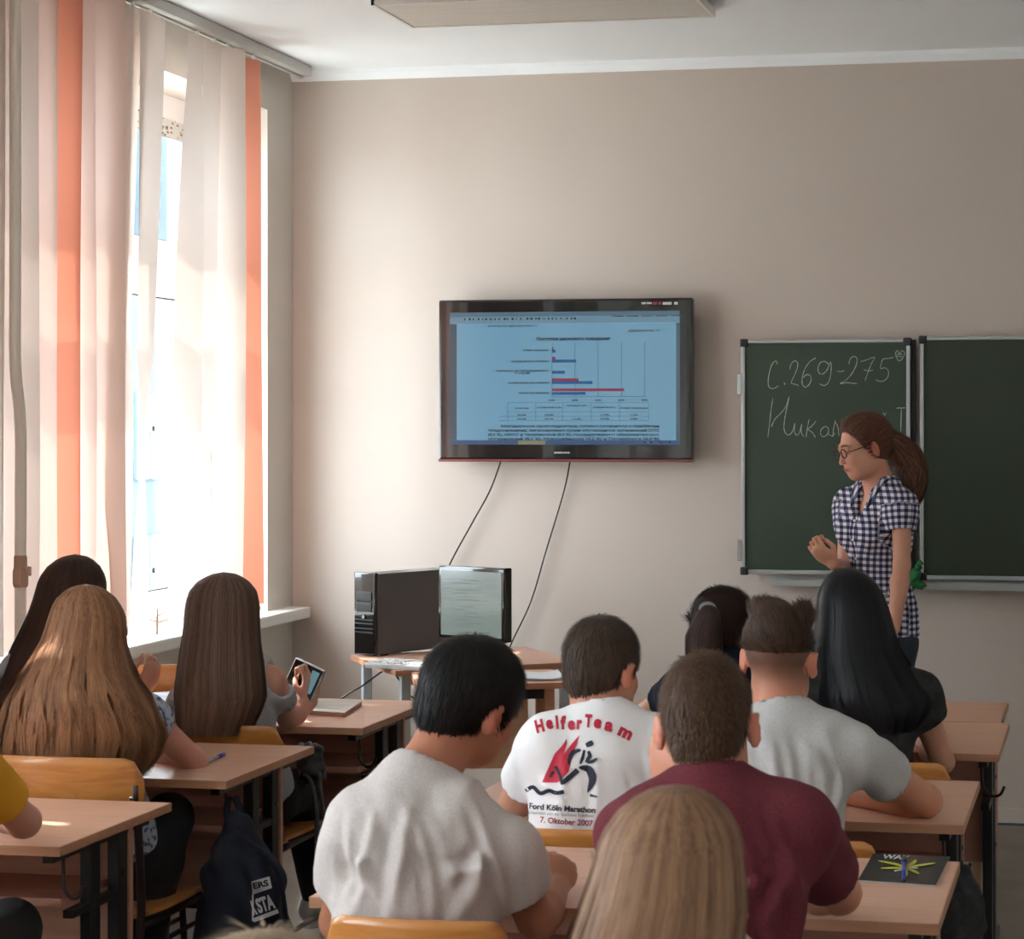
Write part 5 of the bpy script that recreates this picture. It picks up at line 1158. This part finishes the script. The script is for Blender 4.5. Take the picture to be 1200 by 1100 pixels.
for pts, w0, w1, wm in (([(497, 432), (452, 446), (430, 480), (420, 525)], 16, 10, 30), ([(521, 432), (512, 475), (494, 522)], 14, 8, 20), ([(546, 440), (556, 466), (545, 490), (530, 512)], 18, 12, 26), ([(540, 512), (572, 506), (604, 486)], 20, 8, 22),
        ([(478, 560), (425, 608), (372, 652)], 34, 12, 34), ([(374, 655), (366, 600), (336, 536)], 8, 22, 18), ([(323, 570), (300, 606)], 22, 16, None), ([(486, 545), (548, 556), (572, 620), (541, 706)], 10, 4, 52), ([(556, 722), (604, 733)], 18, 10, None),
        ([(138, 700), (188, 672), (236, 712), (292, 694), (340, 708), (390, 700)], 26, 26, 26), ([(532, 404), (556, 392), (576, 382)], 24, 24, 34)):
    pr2(stroke_me(pts, w0, w1, wm), 'runner_print', M_dk, .0008)
pr2(text_z('11.', 122, 806, 150, 809, 30, .0), 'lettering', M_red); pr2(text_z('Ford Köln Marathon', 163, 812, 590, 836, 37, .03), 'lettering', M_dk)
pr2(text_z('präsentiert von der Sparkasse KölnBonn', 160, 846, 582, 864, 20, .0), 'lettering', M_gy)
pr2(text_z('7. Oktober 2007', 235, 899, 575, 922, 38, .02), 'lettering', M_drk)

# ------------------------------------------------------------------ things on and beside the desks
def on_desk(px, py, z=.75):
    d = FPX*(HC-z)/(py-503); return J(px, py, d)
def slab(name, label, cat, corners, th, m, m2=None, z=.75):
    c = [on_desk(x, y, z) for x, y in corners]; o = sum(c, Vector())/4; o.z = z
    r = empty(name, tuple(o), label, cat)
    bm = bmesh.new(); lo = [bm.verts.new((p.x-o.x, p.y-o.y, .0005)) for p in c]; hi = [bm.verts.new((p.x-o.x, p.y-o.y, th)) for p in c]
    bm.faces.new(lo[::-1]); bm.faces.new(hi)
    for i in range(4): bm.faces.new((lo[i], lo[(i+1) % 4], hi[(i+1) % 4], hi[i]))
    bmesh.ops.recalc_face_normals(bm, faces=bm.faces); me = bpy.data.meshes.new('pages'); bm.to_mesh(me); bm.free()
    link('pages', me, m2 or M_paper, r)
    bm = bmesh.new(); lo = [bm.verts.new(((p.x-o.x)*1.02, (p.y-o.y)*1.02, th)) for p in c]; hi = [bm.verts.new(((p.x-o.x)*1.02, (p.y-o.y)*1.02, th+.0015)) for p in c]
    bm.faces.new(lo[::-1]); bm.faces.new(hi)
    for i in range(4): bm.faces.new((lo[i], lo[(i+1) % 4], hi[(i+1) % 4], hi[i]))
    bmesh.ops.recalc_face_normals(bm, faces=bm.faces); me = bpy.data.meshes.new('cover'); bm.to_mesh(me); bm.free(); cv = link('cover', me, m, r); return r, c, o, cv
def flat_on(r, c, o, th, me, name, m, parent):       # u, v in 0..1: u along the far edge, v from far to near
    for v in me.vertices:
        u, w_ = v.co.x, v.co.y; p = (c[0]*(1-u)+c[1]*u)*(1-w_)+(c[3]*(1-u)+c[2]*u)*w_; v.co = (p.x-o.x, p.y-o.y, th+.0022)
    return link(name, me, m, parent)
M_mag = mat('dark_magazine_cover', (44, 46, 46), .25, noise=(14, (66, 72, 70), .45, .7))
r, c, o, cv = slab('magazine', 'dark glossy magazine with white title and yellow-green flower on the right desk', 'magazine', [(1024, 1003), (1112, 1007), (1096, 1039), (1007, 1033)], .004, M_mag)
me = text_z('WAY', .14, .20, .50, .20, .16, .03); flat_on(r, c, o, .005, me, 'lettering', mat('white_print', (214, 214, 208), .5), cv)
for k in range(9):
    a = k*.72; L_ = .16+.1*(k % 3); pts = [(.50, .50), (.50+L_*.5*math.cos(a)+.03, .5+L_*.6*math.sin(a)), (.50+L_*1.2*math.cos(a), .5+L_*1.25*math.sin(a))]
    flat_on(r, c, o, .005, stroke_me(pts, .02, .01, .07), 'flower_print', mat('lime_print', ((206, 208, 60) if k % 3 else (214, 214, 196)), .4), cv)
def pen(label, a, b, body, cap):
    a, b = Vector(a), Vector(b); r = empty('pen', tuple(a), label, 'pen'); d = (b-a)
    MB().tube([(0, 0, 0), tuple(d*.86)], .0042, 8).build('barrel', body, r, True); MB().tube([tuple(d*.72), tuple(d)], .0055, 8).build('cap', cap, r, True)
    MB().tube([(0, 0, 0), tuple(-d.normalized()*.008)], [.0035, .001], 8).build('tip', cap, r, True); return r
M_blu = mat('blue_plastic', (36, 52, 168), .3); M_clr = mat('clear_grey_plastic', (170, 178, 200), .25)
lift_ = Vector((0, 0, .0062))
pen('blue ballpoint pen lying across the dark magazine', on_desk(1059, 1032, .757)+lift_, on_desk(1060, 1009, .757)+lift_, M_blu, mat('dark_blue_plastic', (24, 30, 92), .3))
pen('clear ballpoint with blue cap on the desk beside the wavy-haired girl', on_desk(239, 897)+lift_, on_desk(262, 886)+lift_, M_clr, M_blu)
slab('book', 'closed hardback with grey-green cover on the front left desk', 'book', [(372, 823), (424, 826), (403, 840), (352, 837)], .012, mat('grey_green_book_cover', (150, 158, 152), .3, noise=(18, (190, 170, 160), .5, .66)), mat('pinkish_page_block', (186, 140, 130), .7))
slab('paper', 'white and pale blue worksheet left of the straight-haired girl', 'paper', [(150, 814), (214, 810), (214, 836), (148, 840)], .001, mat('pale_blue_worksheet', (206, 216, 232), .6))
slab('notebook', 'open pale notebook cut by the left frame edge', 'notebook', [(-50, 868), (14, 868), (22, 886), (-60, 888)], .006, mat('pale_notebook_page', (176, 186, 200), .6))
# phone-sized tablet held upright
tp = J(356, 797, 6.56); tr2 = empty('tablet', tuple(tp), 'dark tablet with a silver edge held up by the straight-haired girl', 'tablet', rz=-.55); tr2.rotation_euler = (math.radians(-22), math.radians(12), -.55)
MB().b2((-.075, -.004, -.052), (.075, .004, .055), bev=.004).build('case', mat('silver_tablet_edge', (190, 194, 198), .25, metal=.6), tr2); MB().b2((-.069, -.0052, -.046), (.069, -.0035, .049)).build('screen', M_gloss, tr2)
MB().b2((.025, -.006, -.03), (.06, -.0051, .04)).build('app_window', mat('tablet_glow', (30, 40, 44), .2, emit=((130, 170, 180), .5)), tr2)
# backpack on the hook
bpk = empty('backpack', tuple(J(285, 1100, 5.50)), 'navy drawstring backpack with white lettering hanging from a desk hook', 'backpack')
M_navy = mat('navy_canvas', (24, 28, 46), .85, noise=(9, (16, 18, 30), .4, .65), bump=(140, .4)); bb = bpk.location.copy()
v = Vol(.006); q = lambda px, py, d: np.array(J(px, py, d))
v.rc(q(279, 972, 5.50), q(284, 1030, 5.50), .045, .095, .05, flat=((FW[0], FW[1], 0), .7)); v.rc(q(284, 1030, 5.50), q(288, 1120, 5.50), .095, .118, .05, flat=((FW[0], FW[1], 0), .75))
v.rc(q(284, 1100, 5.50), q(288, 1180, 5.50), .118, .105, .05, flat=((FW[0], FW[1], 0), .75)); v.rc(q(304, 1010, 5.44), q(318, 1130, 5.43), .035, .045, .03)
v.rc(q(268, 990, 5.46), q(254, 1100, 5.45), .022, .03, .02)
V, Q = v.mesh('bag'); Nn = normals(V, Q); V = V+Nn*(.005*np.sin(V[:, 0]*70+6*np.sin(V[:, 2]*12))*np.clip(1.3-V[:, 2]*1.2, 0, 1)+.003*np.sin(V[:, 2]*60+V[:, 0]*40))[:, None]
bag = link('bag_body', np_mesh('bag_body', V, Q, tuple(bb)), M_navy, bpk)
hkp = J(268, 934, 5.54); lp_ = [hkp+Vector((.0, .0, .0)), J(266, 950, 5.5), J(271, 972, 5.48), J(284, 974, 5.48), J(282, 950, 5.5), J(275, 934, 5.54)]
MB().tube([p-bb for p in spline(lp_, 4)], .009, 8, flat=.5).build('hanging_loop', M_navy, bpk, True)
MB().tube([p-bb for p in spline([J(279, 968, 5.44), J(290, 985, 5.42), J(312, 1002, 5.41), J(328, 1030, 5.42), J(336, 1080, 5.44)], 5)], .009, 8, flat=.5).build('flap_edge', M_navy, bpk, True)
bvb = BVHTree.FromPolygons([tuple(x) for x in V], [tuple(int(i) for i in x) for x in Q])
def bag_print(me, m, name, lift=.001):
    dv = (J(310, 1055, 6)-J(310, 1055, 5)).normalized(); bm = bmesh.new(); bm.from_mesh(me); bmesh.ops.triangulate(bm, faces=bm.faces)
    for _ in range(3):
        e = [e for e in bm.edges if e.calc_length() > 18]
        if e: bmesh.ops.subdivide_edges(bm, edges=e, cuts=1); bmesh.ops.triangulate(bm, faces=bm.faces)
    for x in bm.verts:
        p = J(200+x.co.x/4.585, 860+x.co.y/4.585, 5.4); h = bvb.ray_cast(p-dv*.4, dv, 1); x.co = (h[0]-dv*(.002+lift) if h[0] else p)-bb
    bm.to_mesh(me); bm.free(); return link(name, me, m, bag)
M_bw2 = mat('offwhite_print', (196, 192, 194), .7)
bag_print(poly_me([(433, 792), (531, 764), (545, 826), (440, 862)]), M_bw2, 'print_patch'); bag_print(stroke_me([(445, 1000), (512, 975), (578, 950)], 22), M_bw2, 'print_patch')
bag_print(stroke_me([(441, 862), (441, 1004)], 8), M_bw2, 'print_patch')
bag_print(text_z('ERS', 446, 832, 528, 812, 32, .04), mat('black_print', (16, 18, 28), .8), 'lettering', .0022)
bag_print(text_z('K', 446, 968, 468, 962, 74, .05), M_bw2, 'lettering', .0012); bag_print(text_z('STA', 474, 960, 566, 930, 76, .04), M_bw2, 'lettering', .0012)
# black shoulder bag behind the straight-haired girl
hb = empty('shoulder_bag', tuple(J(366, 960, 6.05)), 'black crumpled shoulder bag with long strap on the chair of the straight-haired girl', 'bag')
b0 = hb.location.copy(); v = Vol(.006); v.rc(q(360, 884, 6.12), q(366, 905, 6.1), .032, .040, .03); v.rc(q(352, 878, 6.16), q(372, 880, 6.1), .018, .018, .02)
V, Q = v.mesh('bag'); Nn = normals(V, Q); V = V+Nn*(.004*np.sin(V[:, 2]*160+5*np.sin(V[:, 0]*60)))[:, None]
link('bag_body', np_mesh('bag_body', V, Q, tuple(b0)), mat('black_leather', (20, 20, 22), .35), hb)
MB().tube([p-b0 for p in spline([J(352, 905, 6.1), J(364, 915, 6.0), J(371, 950, 5.9), J(371, 1000, 5.85), J(376, 1030, 5.8), J(382, 1033, 5.8), J(388, 1020, 5.8), J(380, 960, 5.85), J(374, 905, 6.0)], 5)], .006, 8, flat=.5).build('strap', mat('black_strap', (26, 26, 28), .5), hb, True)
MB().tube([J(378+4*math.cos(a), 1030+5*math.sin(a), 5.79)-b0 for a in [i*math.pi/6 for i in range(12)]], .0015, 6, closed=True).build('ring', M_chrome, hb, True)
# green rag on the tray
rg = empty('rag', (onwall(1073, 690, 8.83).x, 8.83, onwall(1073, 690, 8.83).z), 'crumpled green rag tucked behind the teacher on the board tray', 'rag'); r0 = rg.location.copy()
v = Vol(.005); w_ = lambda x, y, yy=8.83: np.array(onwall(x, y, yy)); v.rc(w_(1078, 660), w_(1072, 676, 8.81), .012, .024, .02); v.rc(w_(1064, 684, 8.80), w_(1081, 686, 8.81), .018, .014, .015); v.rc(w_(1070, 672, 8.8), w_(1066, 688, 8.8), .016, .018, .012)
V, Q = v.mesh('rag'); Nn = normals(V, Q); V = V+Nn*(.004*np.sin(V[:, 0]*140+V[:, 2]*90+4*np.sin(V[:, 2]*70)))[:, None]
link('cloth', np_mesh('cloth', V, Q, tuple(r0)), mat('green_cloth', (34, 108, 62), .9, bump=(90, .4)), rg)
# small things on the windowsill
fp = onleft(299, 712, -3.50); pot = empty('flower_pot', (fp.x, fp.y, .864), 'tiny terracotta pot on the windowsill by the salmon slat', 'pot')
MB().tube([(0, 0, 0), (0, 0, .03), (0, 0, .031), (0, 0, .042)], [.014, .019, .022, .022], 12).build('pot', mat('terracotta', (186, 98, 62), .8), pot, True)
MB().tube([(0, 0, .036), (0, 0, .0405)], .018, 12).build('soil', mat('dry_soil', (60, 44, 36), .95), pot)
fp = onleft(184, 752, -3.56); tw2 = empty('dry_plant', (fp.x, fp.y, .864), 'small dry twig plant standing on the windowsill left of the straight-haired girl', 'plant')
MB().tube([(0, 0, 0), (.002, 0, .10)], [.006, .002], 6).build('stem', mat('dry_twig', (120, 100, 86), .9), tw2)
for a, z in ((.3, .045), (2.2, .055), (3.6, .05), (5.2, .06), (1.4, .07)): MB().tube([(0, 0, z), (.04*math.cos(a), .06*math.sin(a), z+.012)], [.002, .0008], 5).build('twig', mat('dry_twig', (120, 100, 86), .9), tw2)

# dark jacket bunched on the hook under the right side of the desks
jk = empty('jacket', tuple(J(1124, 1100, 4.75)), 'black crumpled jacket hanging beside the right end of the desk with the magazine', 'jacket'); j0 = jk.location.copy()
v = Vol(.006); v.rc(q(1126, 1022, 4.80), q(1128, 1060, 4.78), .020, .045, .04); v.rc(q(1128, 1060, 4.78), q(1126, 1150, 4.76), .045, .062, .04); v.rc(q(1112, 1062, 4.72), q(1104, 1160, 4.70), .025, .045, .03)
V, Q = v.mesh('jacket'); Nn = normals(V, Q); V = V+Nn*(.005*np.sin(V[:, 0]*150+5*np.sin(V[:, 2]*30)))[:, None]
link('cloth', np_mesh('cloth', V, Q, tuple(j0)), mat('black_textured_cloth', (24, 23, 25), .9, noise=(50, (42, 40, 42), .5, .6), bump=(120, .6)), jk)
MB().tube([p-j0 for p in spline([J(1124, 1008, 4.82), J(1121, 1016, 4.81), J(1124, 1026, 4.80), J(1128, 1018, 4.81), J(1126, 1008, 4.82)], 4)], .004, 6).build('hanging_loop', M_cable, jk, True)

# groups of like things
GR = {'chair': 'plywood school chairs at the desks', 'desk': 'two-seat beech school desks', 'blackboard': 'sections of the wall chalkboard', 'blind': 'vertical slat blinds along the windows',
      'cable': 'black cables around the computer', 'table': 'small tables under the television', 'pen': 'ballpoint pens on the desks', 'tray': 'chalk trays under the boards', 'building': 'buildings outside the window'}
for o in list(bpy.data.objects):
    if o.parent is None and 'category' in o:
        if o['category'] in GR: o['group'] = GR[o['category']]
        elif o['category'] == 'person' and 'teacher' not in o['label']: o['group'] = 'students at the desks'

# front and side hair of the long-haired girls (drawn back from the forehead)
for per, nm in ((pH, 'glossy_black_hair'), (pC, 'ash_brown_hair'), (pB, 'wavy_fair_brown_hair'), (pA, 'dark_brown_hair'), (pJ, 'dark_blonde_hair')):
    o = short_hair(per, bpy.data.materials[nm], vol=-.001, top=-.004, side=.002, nape=-.085, n=1500, ln=.04, seed=50, crown=(0, -.10, .10), swirl=0, lift=.0, face=.050, jit=.01, wid=.0026, flow=-1, slope=(.85, -.50)); o.name = 'front_hair'
